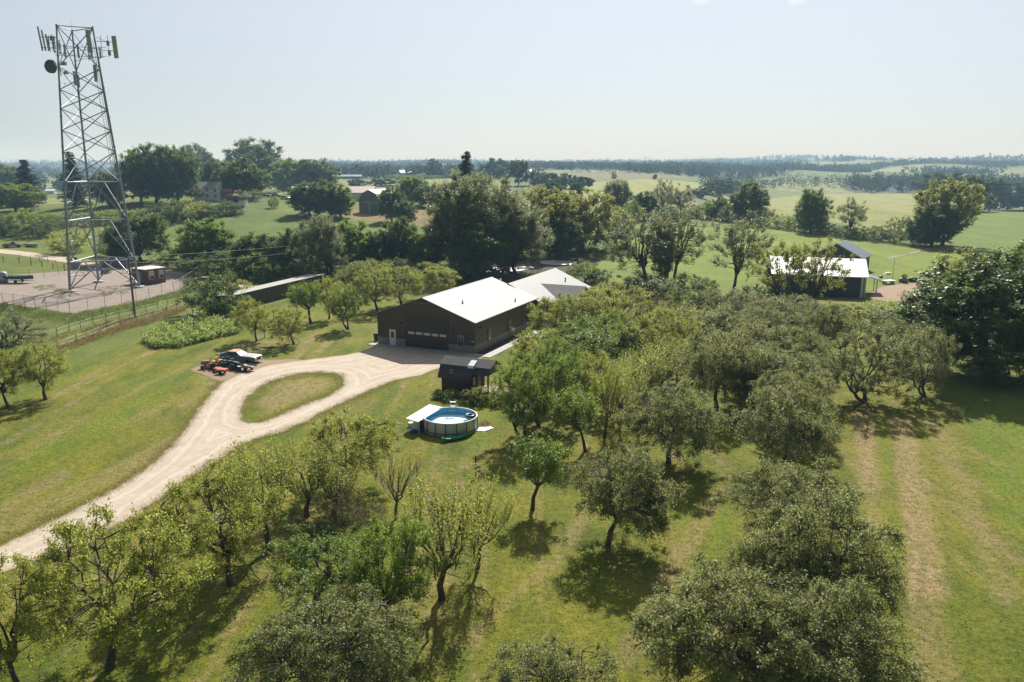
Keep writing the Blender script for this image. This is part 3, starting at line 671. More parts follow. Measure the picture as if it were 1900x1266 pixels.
# walk-in door
d_ = MB(); d_.bb(-5.42, -4.52, -.075, -.025, .05, 2.12); wd = d_.build('door', m_white, brn); g_ = MB(); g_.bb(-5.20, -4.74, -.087, -.076, 1.05, 1.92); g_.build('pane', m_glass, wd)
h_ = MB(); h_.ball((-4.62, -.11, 1.02), .05, 8, 6); h_.build('handle', m_chrome, wd)
f_ = MB(); f_.bb(-5.54, -5.422, -.06, -.021, 0, 2.24); f_.bb(-4.518, -4.4, -.06, -.021, 0, 2.24); f_.bb(-5.42, -4.52, -.06, -.005, 2.122, 2.24); f_.build('door_frame', m_frame, brn)
window(brn, 5.35, -.022, .92, .78, 1.32, (0, -1))
for yy in (4.4, 11.0, 16.2): window(brn, W2 + .022, yy, .98, .8, 1.35, (1, 0))
for x, y, fx, fy in ((-3.6, -.01, 0, -1), (4.2, -.01, 0, -1), (W2, 1.7, 1, 0)):
    l_ = MB(); l_.bb(x - .09 + fx * .1, x + .09 + fx * .1, y - .09 + fy * .1, y + .09 + fy * .1, 3.05, 3.32); l_.build('wall_lamp', m_black, brn)
s_ = MB(); s_.bb(W2 - .5, W2 - .14, -.03, -.004, 1.55, 1.68); s_.build('house_number_plate', m_white, brn)
a_ = MB(); a_.bb(W2 + .1, W2 + .55, 10.65, 11.3, .98, 1.4); a_.build('air_conditioner', m_white, brn)

# concrete apron and side walk
def slab_obj(name, pts, z0, z1, mat):
    m_ = MB(); M = Matrix.Translation(BARN) @ Matrix.Rotation(BZ, 4, 'Z'); w_ = [M @ Vector((x, y, 0)) for x, y in pts]
    m_.prism([(p.x, p.y) for p in w_], z0, z1, 'Z'); o = m_.build(name, mat); o['kind'] = 'structure'; return o
slab_obj('concrete_apron', [(-8.3, -1.15), (W2 + 2.7, -1.15), (W2 + 2.7, -.022), (-8.3, -.022)], -.1, .07, m_conc)
slab_obj('side_walk', [(W2 + 1.35, -.02), (W2 + 2.7, -.02), (W2 + 2.7, 24), (W2 + 1.35, 24)], -.1, .07, m_conc)
slab_obj('planting_strip', [(W2 + .025, -.02), (W2 + 1.345, -.02), (W2 + 1.345, 20), (W2 + .025, 20)], -.1, .035, m_soil)

# house behind
hs = empty('house', BARN, BZ, 'long dark brown house with white metal roof and cross gable behind the workshop', 'house')
HX0, HX1, HR, HY0, HY1 = -3.4, 9.0, 2.8, 20.45, 40.6; HE, HZ = 3.1, 6.1
w_ = MB(); w_.bb(HX0 + .5, HX1 - .5, HY0, HY1 - .3, 0, HE + .05); w_.build('wall', m_brown_y, hs)
w_ = MB(); w_.prism([(HX0 + .5, HE + .052), (HX1 - .5, HE + .052), (HR, HZ - .25)], HY0 + .01, HY1 - .3); w_.build('gable', m_brown, hs)
w_ = MB(); w_.bb(HX1 - .498, HX1 - .44, HY0, HY1 - .3, 0, 1.0); w_.build('wainscot', m_wain_y, hs)
r_ = MB(); r_.slab((HR, HY0, HZ), (HX1, HY0, HE + .06), (HX1 + .35, HY1 + .4, HE + .0), (HR, HY1, HZ), .08); rf = r_.build('roof', m_roof, hs)
r_ = MB(); r_.slab((HR, HY0, HZ), (HX0, HY0, HE), (HX0, HY1, HE), (HR, HY1, HZ), .08); r_.build('roof', m_roof, hs)
q = MB(); q.bar((6.2, 36.5, 4.4), (6.2, 36.5, 5.1), .09, 8); q.lathe([(.16, 0), (.16, .12)], 8, (6.2, 36.5, 4.95)); q.build('vent_pipe', m_trim, rf)
q = MB(); q.bar((.6, 22.5, 4.8), (.6, 22.5, 6.4), .16, 8); q.build('flue', m_steel, rf)
# cross gable porch
cg0, cg1, cgm, cgx, cz = 25.4, 31.6, 28.5, 12.6, 5.15
r_ = MB(); r_.slab((4.6, cgm, cz), (cgx, cgm, cz), (cgx, cg0, HE - .05), (HX1 - .1, cg0, HE - .05), .08); r_.build('porch_roof', m_roof_x, hs)
r_ = MB(); r_.slab((4.6, cgm, cz), (cgx, cgm, cz), (cgx, cg1, HE - .05), (HX1 - .1, cg1, HE - .05), .08); r_.build('porch_roof', m_roof_x, hs)
p_ = MB()
for yy in (25.9, 31.1):
    p_.bb(12.0, 12.25, yy - .12, yy + .12, 0, 2.95)
p_.bb(11.95, 12.3, 25.6, 31.4, 2.952, 3.1); p_.bar((12.1, 26.2, 3.1), (12.1, 28.5, 4.9), .09, 4); p_.bar((12.1, 30.8, 3.1), (12.1, 28.5, 4.9), .09, 4); p_.bar((12.1, 28.5, 3.1), (12.1, 28.5, 4.9), .09, 4)
p_.build('porch_frame', flat('cedar_timber', (.17, .10, .055), .7), hs)
for yy in (22.5, 34.5, 38): window(hs, HX1 - .44, yy, 1.1, 1.0, 1.2, (1, 0))

# long brown storage shed with a flat pale roof
pa = G(434, 578); pb = G(590, 537); d_ = pb - pa; L_ = 27.5; rz_ = math.atan2(d_.y, d_.x)
st = empty('storage_shed', pa, rz_ , 'long low brown storage shed with pale lean roof', 'shed')
w_ = MB(); w_.prism([(0, 0), (3.6, 0), (3.6, 2.35), (0, 2.62)], 0, L_, 'X'); w_.build('wall', siding('shed_siding', (.050, .037, .03), .25, 0, .3), st)
r_ = MB(); r_.slab((-.15, -.15, 2.69), (L_ + .15, -.15, 2.69), (L_ + .15, 3.8, 2.42), (-.15, 3.8, 2.42), .06); r_.build('roof', flat('shed_roof_sheet', (.42, .39, .35), .5, var=.06), st)

# big white roofed barn on the right with a blue grey gable wing behind
a = G(1430, 545); bpt = G(1606, 553); rz_ = math.atan2(bpt.y - a.y, bpt.x - a.x); LB = (bpt - a).length
rb = empty('long_barn', bpt, rz_, 'long dark barn with glaring white metal roof right of the orchard', 'barn')
m_slate = flat('slate_blue_siding', (.055, .065, .08), .55); m_wr = siding('white_metal_roof', (.62, .61, .60), .9, 0, .2, .5, 0, .05, .06); m_dr = siding('dark_blue_roof', (.085, .10, .13), .5, 0, .25, .5)
w_ = MB(); w_.prism([(0, 0), (13, 0), (13, 3.9), (6.5, 6.2), (0, 3.9)], -LB, -.5, 'X'); w_.build('wall', m_slate, rb)
w_ = MB(); w_.prism([(0, 0), (13, 0), (13, 3.9), (6.5, 6.2), (0, 3.9)], -.49, -.3, 'X'); w_.build('end_wall', flat('tan_end_wall', (.42, .33, .26), .6), rb)
r_ = MB(); r_.slab((-LB - .5, 6.5, 6.38), (.2, 6.5, 6.38), (.2, -.5, 3.88), (-LB - .5, -.5, 3.88), .12); r_.build('roof', m_wr, rb)
r_ = MB(); r_.slab((-LB - .5, 6.5, 6.38), (.2, 6.5, 6.38), (.2, 13.5, 3.88), (-LB - .5, 13.5, 3.88), .12); r_.build('roof', m_wr, rb)
g_ = MB(); g_.bb(-LB - .5, .2, -.66, -.52, 3.72, 3.86); g_.build('gutter', m_white, rb)
for yy in (0.1, 2.6, 5.0, 7.4): 
    g_ = MB(); g_.bb(-.295, -.1, yy, yy + .3, 0, 3.7); g_.build('door_post', m_white, rb)
g_ = MB(); g_.bb(-1.0, -.6, -.16, -.005, 0, 3.7); g_.build('corner_trim', m_white, rb)
window(rb, -8.0, -.005, 1.0, 1.4, 1.1, (0, -1), m_white); window(rb, -14.0, -.005, 1.0, 1.4, 1.1, (0, -1), m_white)
for yy in (5.4, 9.4): w_ = MB(); w_.bb(2.3, 2.5, yy, yy + .2, 0, 2.6); w_.build('porch_post', m_white, rb)
r_ = MB(); r_.slab((-.25, 5.0, 3.5), (3.0, 5.0, 2.7), (3.0, 10.2, 2.7), (-.25, 10.2, 3.5), .1); r_.build('porch_roof', m_dr, rb)
# wing behind, gable end facing the camera side
wg = empty('gabled_barn', G(1550, 504), -R(36), 'blue grey gabled barn with dark roof behind the white roof', 'barn')
w_ = MB(); w_.prism([(-5.4, 0), (5.4, 0), (5.4, 3.5), (0, 6.3), (-5.4, 3.5)], 0, 7.5, 'Y'); w_.build('wall', m_slate, wg)
for s in (-1, 1):
    r_ = MB(); r_.slab((0, -.5, 6.5), (s * 5.9, -.5, 3.4), (s * 5.9, 8, 3.4), (0, 8, 6.5), .12); r_.build('roof', m_dr, wg)
    r_ = MB(); r_.slab((0, -.56, 6.5), (s * 5.9, -.56, 3.4), (s * 5.9, -.505, 3.4), (0, -.505, 6.5), .25); r_.build('fascia', m_white, wg)

# --------------------------------------------------------------- tiny log cabin
ca = G(818, 728, 0); cb = G(915, 740, 0); cz_ = math.atan2(cb.y - ca.y, cb.x - ca.x)
cbn = empty('garden_cabin', ca, cz_, 'small dark cabin with gambrel shingle roof and corner porch by the pool', 'cabin')
cbn.scale = (1.14, 1.14, 1.12); CL, CW = 4.5, 2.9; m_log = siding('dark_log', (.085, .040, .028), .22, 2, .5, .8, 0, .2, .1); m_shin = siding('charcoal_shingle', (.055, .056, .06), .2, 0, .3, .85, 0, .3, .1)
m_shin2 = flat('charcoal_shingle_top', (.085, .08, .08), .9, var=.35, scale=9, bmp=.6)
w_ = MB(); w_.bb(.1, CL - 1.3, 0, CW, .3, 1.75); w_.build('log_wall', m_log, cbn)
w_ = MB(); w_.bb(.1, CL + .5, -.02, CW + .02, .12, .298); w_.build('floor_deck', m_wood, cbn)
for bx_, by_ in ((.2, .3), (CL - .3, .3), (.2, CW - .6), (CL - .3, CW - .6)): w_ = MB(); w_.bb(bx_, bx_ + .3, by_, by_ + .3, -.1, .118); w_.build('foundation_block', m_conc, cbn)
def gam(y0z): return y0z
ye, yk, ym = -.35, .28, CW / 2; ze, zk, zm = 1.55, 2.75, 3.3; XE = CL + .55
g_ = MB(); g_.prism([(0, 1.752), (CW, 1.752), (CW - .35, 2.68), (ym, 3.22), (.35, 2.68)], .12, .24, 'X'); g_.build('gable', flat('grey_gable_board', (.16, .15, .14), .8), cbn); g_ = MB(); g_.prism([(.1, 1.752 + .5), (CW - .1, 2.252), (CW - .35, 2.68), (ym, 3.22), (.35, 2.68)], CL + .3, CL + .42, 'X'); g_.build('gable', flat('grey_gable_board', (.16, .15, .14), .8), cbn)
for s in (0, 1):
    f = (lambda y: y) if s == 0 else (lambda y: CW - y)
    r_ = MB(); r_.slab((-.25, f(ym), zm), (XE, f(ym), zm), (XE, f(yk), zk), (-.25, f(yk), zk), .06); rf = r_.build('upper_roof', m_shin2, cbn)
    r_ = MB(); r_.slab((-.15, f(yk), zk - .01), (CL - 1.25, f(yk), zk - .01), (CL - 1.25, f(ye), ze), (-.15, f(ye), ze), .06); r2 = r_.build('lower_roof', m_shin, cbn)
    r_ = MB(); r_.slab((CL - 1.24, f(yk), zk - .01), (XE - .05, f(yk), zk - .01), (XE - .05, f(yk - .3), 2.1), (CL - 1.24, f(yk - .3), 2.1), .06); r_.build('lower_roof', m_shin, cbn)
    if s == 0:
        k = MB(); k.slab((2.75, yk + .75, zk + .47), (3.35, yk + .75, zk + .47), (3.35, yk - .05, zk + .13), (2.75, yk - .05, zk + .13), .09); k.slab((2.75, yk - .052, zk + .13), (3.35, yk - .052, zk + .13), (3.35, yk - .13, zk - .12), (2.75, yk - .13, zk - .12), .06); k.build('skylight', flat('skylight_dome', (.85, .86, .84), .3, var=.03), rf)
        k = MB(); k.bb(1.0, 1.45, -.14, -.06, 1.9, 2.4); k.build('window', flat('dim_window', (.13, .14, .12), .3), r2)
for x, y in ((CL + .35, .1), (CL + .35, CW - .1), (CL - 1.2, .02)):
    p_ = MB(); p_.bb(x - .06, x + .06, y - .06, y + .06, .3, 2.25); p_.build('porch_post', m_log, cbn)
p_ = MB(); p_.bb(CL + .29, CL + .41, .161, CW - .161, 2.1, 2.248); p_.build('porch_beam', m_log, cbn)
p_ = MB(); p_.bb(CL - 1.296, CL - 1.25, .35, .75, .9, 1.7); p_.build('window', m_white, cbn); p_ = MB(); p_.bb(CL - 1.296, CL - 1.25, 1.2, 1.95, .35, 2.05); p_.build('door', flat('blue_grey_door', (.16, .22, .30), .5), cbn)
p_ = MB(); p_.bb(CL + .52, CL + 1.7, .55, CW - .6, .2, .3); p_.bb(CL + .6, CL + .75, .6, .75, 0, .2); p_.bb(CL + 1.5, CL + 1.65, .6, .75, 0, .2); p_.build('porch_step', flat('warm_plank', (.40, .26, .19), .8, var=.15), cbn)
p_ = MB(); p_.bb(CL - .4, CL - .3, -.05, .05, .3, .3 + .9); p_.bar((CL - 1.2, 0, 1.0), (CL + .3, 0, 1.0), .03, 5)
for k in range(7): p_.bar((CL - 1.0 + k * .19, 0, .3), (CL - 1.0 + k * .19, 0, 1.0), .015, 4)
p_.build('railing', m_trim, cbn)

# --------------------------------------------------------------- far farmstead
m_fw = siding('white_clapboard', (.70, .71, .72), .2, 2, .12, .6); m_red = flat('faded_red_roof', (.30, .085, .075), .6, var=.2); m_grey = siding('grey_barn_board', (.21, .235, .28), .35, 0, .4, .9, 0, .25)
m_pink = flat('rusty_pink_roof', (.52, .38, .33), .6, var=.15); m_wht = flat('sheet_white_roof', (.80, .79, .78), .4, var=.05)
def gable_house(name, px, py, wpx, yaw, hwall, rise, depth_, wall, roof, label, cat='barn', ov=.4, endf=None):
    p = G(px, py); w = px2m(wpx, p); e = empty(name, p, yaw, label, cat)
    q = MB(); q.prism([(-depth_ / 2, -.6), (depth_ / 2, -.6), (depth_ / 2, hwall), (0, hwall + rise - .1), (-depth_ / 2, hwall)], -w / 2, w / 2, 'X'); q.build('wall', wall, e)
    k = rise / (depth_ / 2)
    for s in (-1, 1):
        r = MB(); r.slab((-w / 2 - ov, 0, hwall + rise + .08), (w / 2 + ov, 0, hwall + rise + .08), (w / 2 + ov, s * (depth_ / 2 + ov), hwall - ov * k + .08), (-w / 2 - ov, s * (depth_ / 2 + ov), hwall - ov * k + .08), .15); r.build('roof', roof, e)
    return e, w
fh, w = gable_house('farmhouse', 388, 371, 46, R(12), 5.2, 2.6, 7.5, m_fw, flat('grey_shingle', (.25, .22, .20), .9), 'white two storey farmhouse half hidden by big trees', 'house')
for xx, zz in ((-w * .3, 1.2), (0, 1.2), (w * .3, 1.2), (-w * .3, 3.6), (0, 3.6), (w * .3, 3.6)): window(fh, xx, -3.76, zz, .9, 1.3, (0, -1), m_white)
q = MB(); q.slab((-w * .75, -3.8, 2.9), (-w * .1, -3.8, 2.9), (-w * .1, -6.3, 2.2), (-w * .75, -6.3, 2.2), .12); q.build('porch_roof', m_red, fh)
q = MB(); q.slab((w * .5, -3.9, 3.6), (w * .95, -3.9, 3.6), (w * .95, -.2, 4.8), (w * .5, -.2, 4.8), .12); q.bb(w * .5, w * .9, -3.7, .4, -.5, 3.5); q.build('side_wing', m_red, fh)
q = MB()
for xx in (-.72, -.5, -.3, -.12): q.bb(w * xx - .08, w * xx + .08, -6.2, -6.04, -.3, 2.25)
q.build('porch_post', m_white, fh)
ps = G(436, 385); e = empty('open_shed', ps, R(-6), 'low open fronted shed with dark mouth and pale side', 'shed'); w = px2m(34, ps)
q = MB(); q.bb(-w / 2, w * .25, -.1, 4, 0, .1); q.bb(-w / 2, -w / 2 + .25, 0, 4.5, .1, 3.2); q.bb(w * .22, w * .24, 0, 4.5, .1, 3.2); q.bb(-w / 2 + .26, w * .21, 4.3, 4.5, .1, 3.0); q.build('frame', m_white, e)
q = MB(); q.bb(-w / 2 + .3, w * .2, 1.2, 4.2, .1, 2.9); q.build('shade_block', flat('shed_painted_shade', (.03, .03, .032), .9), e); q = MB(); q.bb(w * .245, w * .5, .1, 4.4, -.2, 2.9); q.build('side_wall', m_fw, e)  # near-black block added inside stands for the shade of the open shed
q = MB(); q.slab((-w * .54, -.4, 3.45), (w * .54, -.4, 3.45), (w * .54, 4.8, 3.1), (-w * .54, 4.8, 3.1), .12); q.build('roof', flat('grey_shingle', (.25, .22, .20), .9), e)
ps = G(420, 391); e = empty('hay_wagon', ps, R(-3), 'faded red wagon parked below the open shed', 'wagon'); w = px2m(33, ps)
q = MB(); q.slab((-w / 2, -1.1, 1.75), (w / 2, -1.1, 2.1), (w / 2, 1.1, 2.1), (-w / 2, 1.1, 1.75), .12); q.build('deck', flat('pale_red_deck', (.62, .25, .24), .5), e)
q = MB(); q.bb(-w / 2 + .1, w / 2 - .2, -1.0, 1.0, .7, 1.55); q.build('body', m_red, e)
for xx in (-w * .33, w * .33): q = MB(); q.lathe([(.42, -1.15), (.42, -.9)], 14, (xx, 0, .42), 'Y'); q.lathe([(.42, .9), (.42, 1.15)], 14, (xx, 0, .42), 'Y'); q.build('wheel', m_tyre, e)
gable_house('long_white_barn', 660, 371, 70, R(4), 3.6, 2.6, 13, m_fw, m_pink, 'long white barn with rusty pink roof behind the grey barn')
gable_house('white_roof_barn', 722, 378, 62, R(16), 3.4, 2.4, 12, m_fw, m_wht, 'barn with pale white roof right behind the gambrel barn')
gable_house('machine_shed', 562, 368, 36, R(20), 3.0, 2.4, 10, m_fw, flat('blue_white_roof', (.42, .46, .62), .5, var=.3), 'shed with blue and white roof behind parked cars', 'shed')
# gambrel barn
p = G(686, 396); w = px2m(46, p); e = empty('gambrel_barn', p, -R(24), 'weathered grey gambrel barn with a white cross braced door', 'barn'); h = px2m(42, p)
pf = [(-w / 2, -.5), (w / 2, -.5), (w / 2, h * .52), (w * .33, h * .82), (0, h), (-w * .33, h * .82), (-w / 2, h * .52)]
q = MB(); q.prism(pf, 0, 15, 'Y'); q.build('wall', m_grey, e)
rp = [(-w * .55, h * .48), (-w * .34, h * .86), (0, h + .25), (w * .34, h * .86), (w * .55, h * .48)]
for (u0, v0), (u1, v1) in zip(rp, rp[1:]):
    q = MB(); q.slab((u0, -.35, v0), (u1, -.35, v1), (u1, 15.3, v1), (u0, 15.3, v0), .15); q.build('roof', flat('pinkish_barn_roof', (.55, .48, .46), .5, var=.12), e)
q = MB(); q.bb(-w * .02, w * .02, -.06, -.01, 0, h * .45); q.bb(-w * .38, w * .38, -.06, -.01, h * .45, h * .475); q.build('door_trim', m_white, e)
q = MB(); q.bb(-w * .3, -w * .03, -.05, -.004, .1, h * .44); q.build('barn_door', m_grey, e); q = MB(); q.bb(-.5, .5, -.05, -.004, h * .62, h * .74); q.build('loft_door', m_grey, e)
gable_house('ranch_house', 648, 332, 46, R(4), 2.8, 1.8, 9, flat('slate_house_wall', (.16, .18, .22), .6), flat('grey_blue_roof', (.30, .33, .38), .7), 'hazy low ranch house on the rise behind the barns', 'house')
gable_house('white_farm_barn', 752, 326, 24, R(30), 4.2, 3.2, 11, m_fw, flat('pale_blue_roof', (.45, .55, .62), .5), 'small white barn far off beside the corn field')
gable_house('field_shed', 62, 391, 11, R(25), 1.7, .8, 2.6, m_fw, flat('grey_shingle', (.25, .22, .20), .9), 'tiny pale shed standing alone under the far left spruce', 'shed', .25)
gable_house('far_farmhouse', 96, 360, 16, R(0), 3, 1.6, 7, m_fw, m_wht, 'tiny pale farm roof far away beyond the left trees', 'house')
gable_house('far_farm_shed', 1248, 319, 12, R(10), 5, 2, 12, m_fw, m_wht, 'distant white shed on the skyline', 'shed')
gable_house('distant_barn', 985, 322, 9, R(20), 4, 2, 9, m_fw, m_wht, 'tiny white roof beside the hazy diagonal hedge trees', 'barn')
HAZE = 2.1e-4
# ================================================================= LATTICE MAST
fL, fM, fR = G(130, 542, 0), G(183, 524, 0), G(259, 534, 0); cen = (fL + fM + fR) / 3
mast = empty('lattice_mast', cen, 0, 'tall galvanised three legged lattice mast carrying antennas', 'mast')
TH = 48.3; tp = .485
def leg_at(f, z): b = f - cen; k = 1 - (1 - tp) * z / TH; return Vector((b.x * k, b.y * k, z))
m_mast = flat('mast_steel', (.25, .28, .31), .55, .3, var=.1); m_ant = flat('antenna_panel', (.36, .36, .28), .6); m_anth = flat('antenna_grey', (.30, .32, .34), .6)
rows = [121, 164, 200, 241, 281, 339, 411, 488]
hz_ = [0.45] + [top_at(Vector((fL.x * 1.0, fL.y, 0)), r) for r in rows[::-1]] + [TH]
hz_ = [h for h in hz_ if h <= TH]
for f in (fL, fM, fR):
    q = MB(); a = leg_at(f, 0.3); b_ = leg_at(f, TH + .2); n = 9
    for k in range(n):
        p0, p1 = a.lerp(b_, k / n), a.lerp(b_, (k + 1) / n); r_ = .24 - .10 * k / n; q.bar(p0, p1, r_, 8, r_ * .985)
        q.bar(p1 - (p1 - p0) * .012, p1 + (p1 - p0) * .004, r_ * 1.5, 8)
    q.build('leg', m_mast, mast)
    q = MB(); b0 = leg_at(f, 0); q.lathe([(1.0, -.2), (1.0, .28), (.9, .34)], 18, (b0.x, b0.y, 0)); q.build('footing', m_conc, mast)
for i_, (z0, z1) in enumerate(zip(hz_, hz_[1:])):
    for a, b_ in ((fL, fR), (fL, fM), (fM, fR)):
        p00, p01, p10, p11 = leg_at(a, z0), leg_at(b_, z0), leg_at(a, z1), leg_at(b_, z1); rr_ = .12 if i_ < 3 else .095
        if i_ < 3:     # big lower bays: K bracing with sub braces
            mt = (p10 + p11) / 2; q = MB(); q.bar(p00, mt, rr_, 5); q.bar(p01, mt, rr_, 5); q.bar(p10, p11, rr_, 5)
            for u in (.5,):
                c1, c2 = p00.lerp(mt, u), p01.lerp(mt, u); q.bar(c1, p00.lerp(p10, u), .05, 4); q.bar(c2, p01.lerp(p11, u), .05, 4)
                q.bar(c1, p10.lerp(mt, .0), .05, 4); q.bar(c2, p11, .05, 4)
            q.build('bracing', m_mast, mast)
        else:
            q = MB(); q.bar(p00, p11, rr_, 5); q.bar(p01, p10, rr_ * .9, 5)
            if z1 > TH - .5: q.bar(p10, p11, .09, 5)
            q.build('bracing', m_mast, mast)
# ladder and cable run up the right leg's inner side
q = MB(); A0 = leg_at(fR, .5) * .82; A1 = leg_at(fR, TH - 2) * .82; A0.z = .5; A1.z = TH - 2
off = Vector((.22, .08, 0)); q.bar(A0 - off, A1 - off, .035, 4); q.bar(A0 + off, A1 + off, .035, 4); q.bar(A0 + off * 2.2, A1 + off * 2.2, .07, 5)
for k in range(90): p = A0.lerp(A1, k / 90); q.bar(p - off, p + off, .02, 3, cap=False)
q.build('ladder', flat('dark_steel', (.12, .13, .14), .5, .3), mast)
# head frames and antennas
def sector(a, b_, out, n, h, w, mat, zc):
    A_, B_ = leg_at(a, zc), leg_at(b_, zc); q = MB()
    for dz in (-.8, .8): q.bar(A_ + out + Vector((0, 0, dz)) - (B_ - A_) * .08, B_ + out + Vector((0, 0, dz)) + (B_ - A_) * .08, .05, 5)
    for P_ in (A_, B_): q.bar(P_, P_ + out, .06, 5); q.bar(P_ + Vector((0, 0, -1.4)), P_ + out + Vector((0, 0, -.8)), .05, 4)
    q.build('mount_frame', m_mast, mast)
    for k in range(n):
        p = A_.lerp(B_, (k + .5) / n) + out * 1.15; q = MB(); yaw = math.atan2(out.y, out.x)
        q.box((p.x, p.y, zc), (.22, w, h), yaw); q.bar((p.x - out.x * .12, p.y - out.y * .12, zc - h * .62), (p.x - out.x * .12, p.y - out.y * .12, zc + h * .62), .04, 5); q.build('panel_antenna', mat, mast, bevel=.02)
def nrm(a, b_):
    m_ = (a + b_) / 2 - cen; m_.z = 0; return m_.normalized()
sector(fL, fR, nrm(fL, fR) * .9, 3, 2.3, .34, m_anth, TH - 4.4); sector(fL, fM, nrm(fL, fM) * 2.0, 3, 2.5, .32, m_anth, TH - 3.0); sector(fM, fR, nrm(fM, fR) * 1.6, 2, 2.0, .30, m_anth, TH - 4.0)
# arm to the right with the two large tan panels
B_ = leg_at(fR, TH - 3.2); q = MB()
for dz in (-.6, .9): q.bar(B_ + Vector((0, 0, dz)), B_ + Vector((3.6, 0, dz - .2)), .06, 5)
q.bar(B_ + Vector((1.0, 0, -1.8)), B_ + Vector((1.0, 0, 1.9)), .05, 5); q.bar(B_ + Vector((2.3, 0, -1.9)), B_ + Vector((2.3, 0, 1.9)), .05, 5); q.bar(B_ + Vector((.2, 0, 1.6)), B_ + Vector((2.4, 0, .6)), .04, 4); q.build('mount_frame', m_mast, mast)
for x, zc, w, h in ((-1.0, TH - 2.4, .78, 4.0), (3.7, TH - 3.4, .80, 3.9)):
    p = leg_at(fR, TH - 3.2) + Vector((x, -.35, 0)); q = MB(); q.box((p.x, p.y, zc), (w, .28, h), 0, 0, R(-2)); q.build('panel_antenna', m_ant, mast, bevel=.04)
for x, dz in ((2.35, .5), (2.45, -1.2)): q = MB(); q.box((B_.x + x, B_.y - .15, B_.z + dz), (.5, .25, .9)); q.build('radio_unit', m_anth, mast, bevel=.03)
# left arm cluster
B_ = leg_at(fL, TH - 3.0); q = MB()
for dz in (-.9, .9): q.bar(B_ + Vector((0, 0, dz)), B_ + Vector((-2.9, -.3, dz + .1)), .06, 5)
q.bar(B_ + Vector((-.9, 0, -1.3)), B_ + Vector((-.9, 0, 1.5)), .07, 5); q.bar(B_ + Vector((-1.5, 0, -1.3)), B_ + Vector((-1.5, 0, 1.3)), .07, 5); q.build('mount_frame', m_mast, mast)
for x, dz, h in ((-2.9, .7, 4.2), (-2.3, .4, 3.6), (-1.7, .2, 2.6)): q = MB(); q.box((B_.x + x, B_.y - .2, B_.z + dz), (.26, .2, h), 0, 0, R(-5)); q.build('panel_antenna', m_anth, mast, bevel=.03)
for x in (-.6, -1.1): q = MB(); q.box((B_.x + x, B_.y + .1, B_.z + .8), (.35, .3, .8)); q.build('radio_unit', m_anth, mast, bevel=.03)
# dish
B_ = leg_at(fL, TH - 7.2); q = MB(); n = 22; D = Vector((-1.0, -1.1, B_.z))
rings = [(.2, .62), (.95, .55), (1.18, .25), (1.2, -.3)]; 
q.lathe(rings, n, (0, 0, 0), 'Y'); R_m = Matrix.Translation(B_ + Vector((-.9, -.9, 0))) @ Matrix.Rotation(R(160), 4, 'Z'); q.v = [tuple(R_m @ Vector(v)) for v in q.v]
q.build('dish_antenna', flat('dark_radome', (.07, .075, .09), .6), mast, smooth=True)
q = MB(); q.bar(B_, B_ + Vector((-.6, -.5, 0)), .1, 6); q.bar(B_ + Vector((.3, 0, -1.6)), B_ + Vector((.3, -.4, 1.2)), .08, 5); q.box((B_.x + 1.1, B_.y, B_.z + .6), (.8, .5, .6)); q.box((B_.x + 1.3, B_.y, B_.z - 1.0), (.7, .5, .5)); q.build('dish_mount', m_anth, mast)
q = MB(); B_ = leg_at(fM, TH - 8.5); q.box((B_.x - .3, B_.y - .3, B_.z), (.35, .3, 2.6)); q.box((B_.x + .4, B_.y - .3, B_.z - .5), (.3, .25, 2.4)); q.build('radio_unit', m_anth, mast)
q = MB(); B_ = leg_at(fR, TH - 8); q.box((B_.x - .9, B_.y - .2, B_.z), (.5, .4, 3.0)); q.build('radio_unit', m_anth, mast); q = MB(); q.bar(leg_at(fM, TH), leg_at(fM, TH + 1.8), .02, 4); q.build('lightning_rod', m_mast, mast)

# ----------------------------------------------------------------- compound
def up(p, z): return Vector((p.x, p.y, z))
_sa, _sb = G(273, 529, 0), G(308, 524, 0); _sd = _sb - _sa
sh = empty('equipment_shelter', _sa, math.atan2(_sd.y, _sd.x), 'brown equipment shelter with pale flat roof and two wall air conditioners', 'shelter')
q = MB(); q.bb(0, _sd.length, 0, 4.6, 0, 3.0); q.build('wall', siding('shelter_brown', (.16, .085, .055), .4, 2, .12, .8), sh); q = MB(); q.bb(-.15, _sd.length + .15, -.15, 4.75, 3.002, 3.14); q.build('roof', flat('pale_flat_roof', (.66, .61, .55), .7), sh)
for x0 in (_sd.length * .1, _sd.length * .62):
    q = MB(); q.bb(x0, x0 + 1.1, -.42, -.004, 1.0, 2.7); a = q.build('air_conditioner', flat('beige_metal', (.52, .50, .43), .5), sh, bevel=.03); q = MB(); q.bb(x0 + .12, x0 + .98, -.44, -.424, 1.1, 1.75); q.build('grille', flat('dark_grille', (.07, .07, .075), .6), a)
q = MB(); q.bb(-.4, -.004, 1.2, 2.6, .6, 2.4); q.build('meter_panel', flat('grey_cabinet', (.22, .23, .24), .5), sh)
for nm, px, py, w, d, h, c, lb in (('equipment_cabinet', 137, 500, 2.2, 1.3, 1.7, (.20, .22, .24), 'grey equipment cabinet behind the mast left leg'), ('generator', 212, 498, 6.5, 1.6, 1.9, (.15, .16, .19), 'long dark grey generator enclosure beside the mast'), ('transformer_box', 192, 509, 1.4, 1.1, 1.1, (.13, .15, .15), 'small dark utility box near the rear mast leg'), ('equipment_cabinet', 247, 520, 1.1, .8, 1.8, (.10, .11, .12), 'dark cabinet stack at the shelter left corner')):
    e = empty(nm, G(px, py, 0), -R(13), lb, 'cabinet'); q = MB(); q.bb(-w / 2, w / 2, 0, d, .12, h); q.build('body', flat('box_%d' % px, c, .6), e, bevel=.04); q = MB(); q.bb(-w / 2 - .1, w / 2 + .1, -.1, d + .1, 0, .119); q.build('pad', m_conc, e)
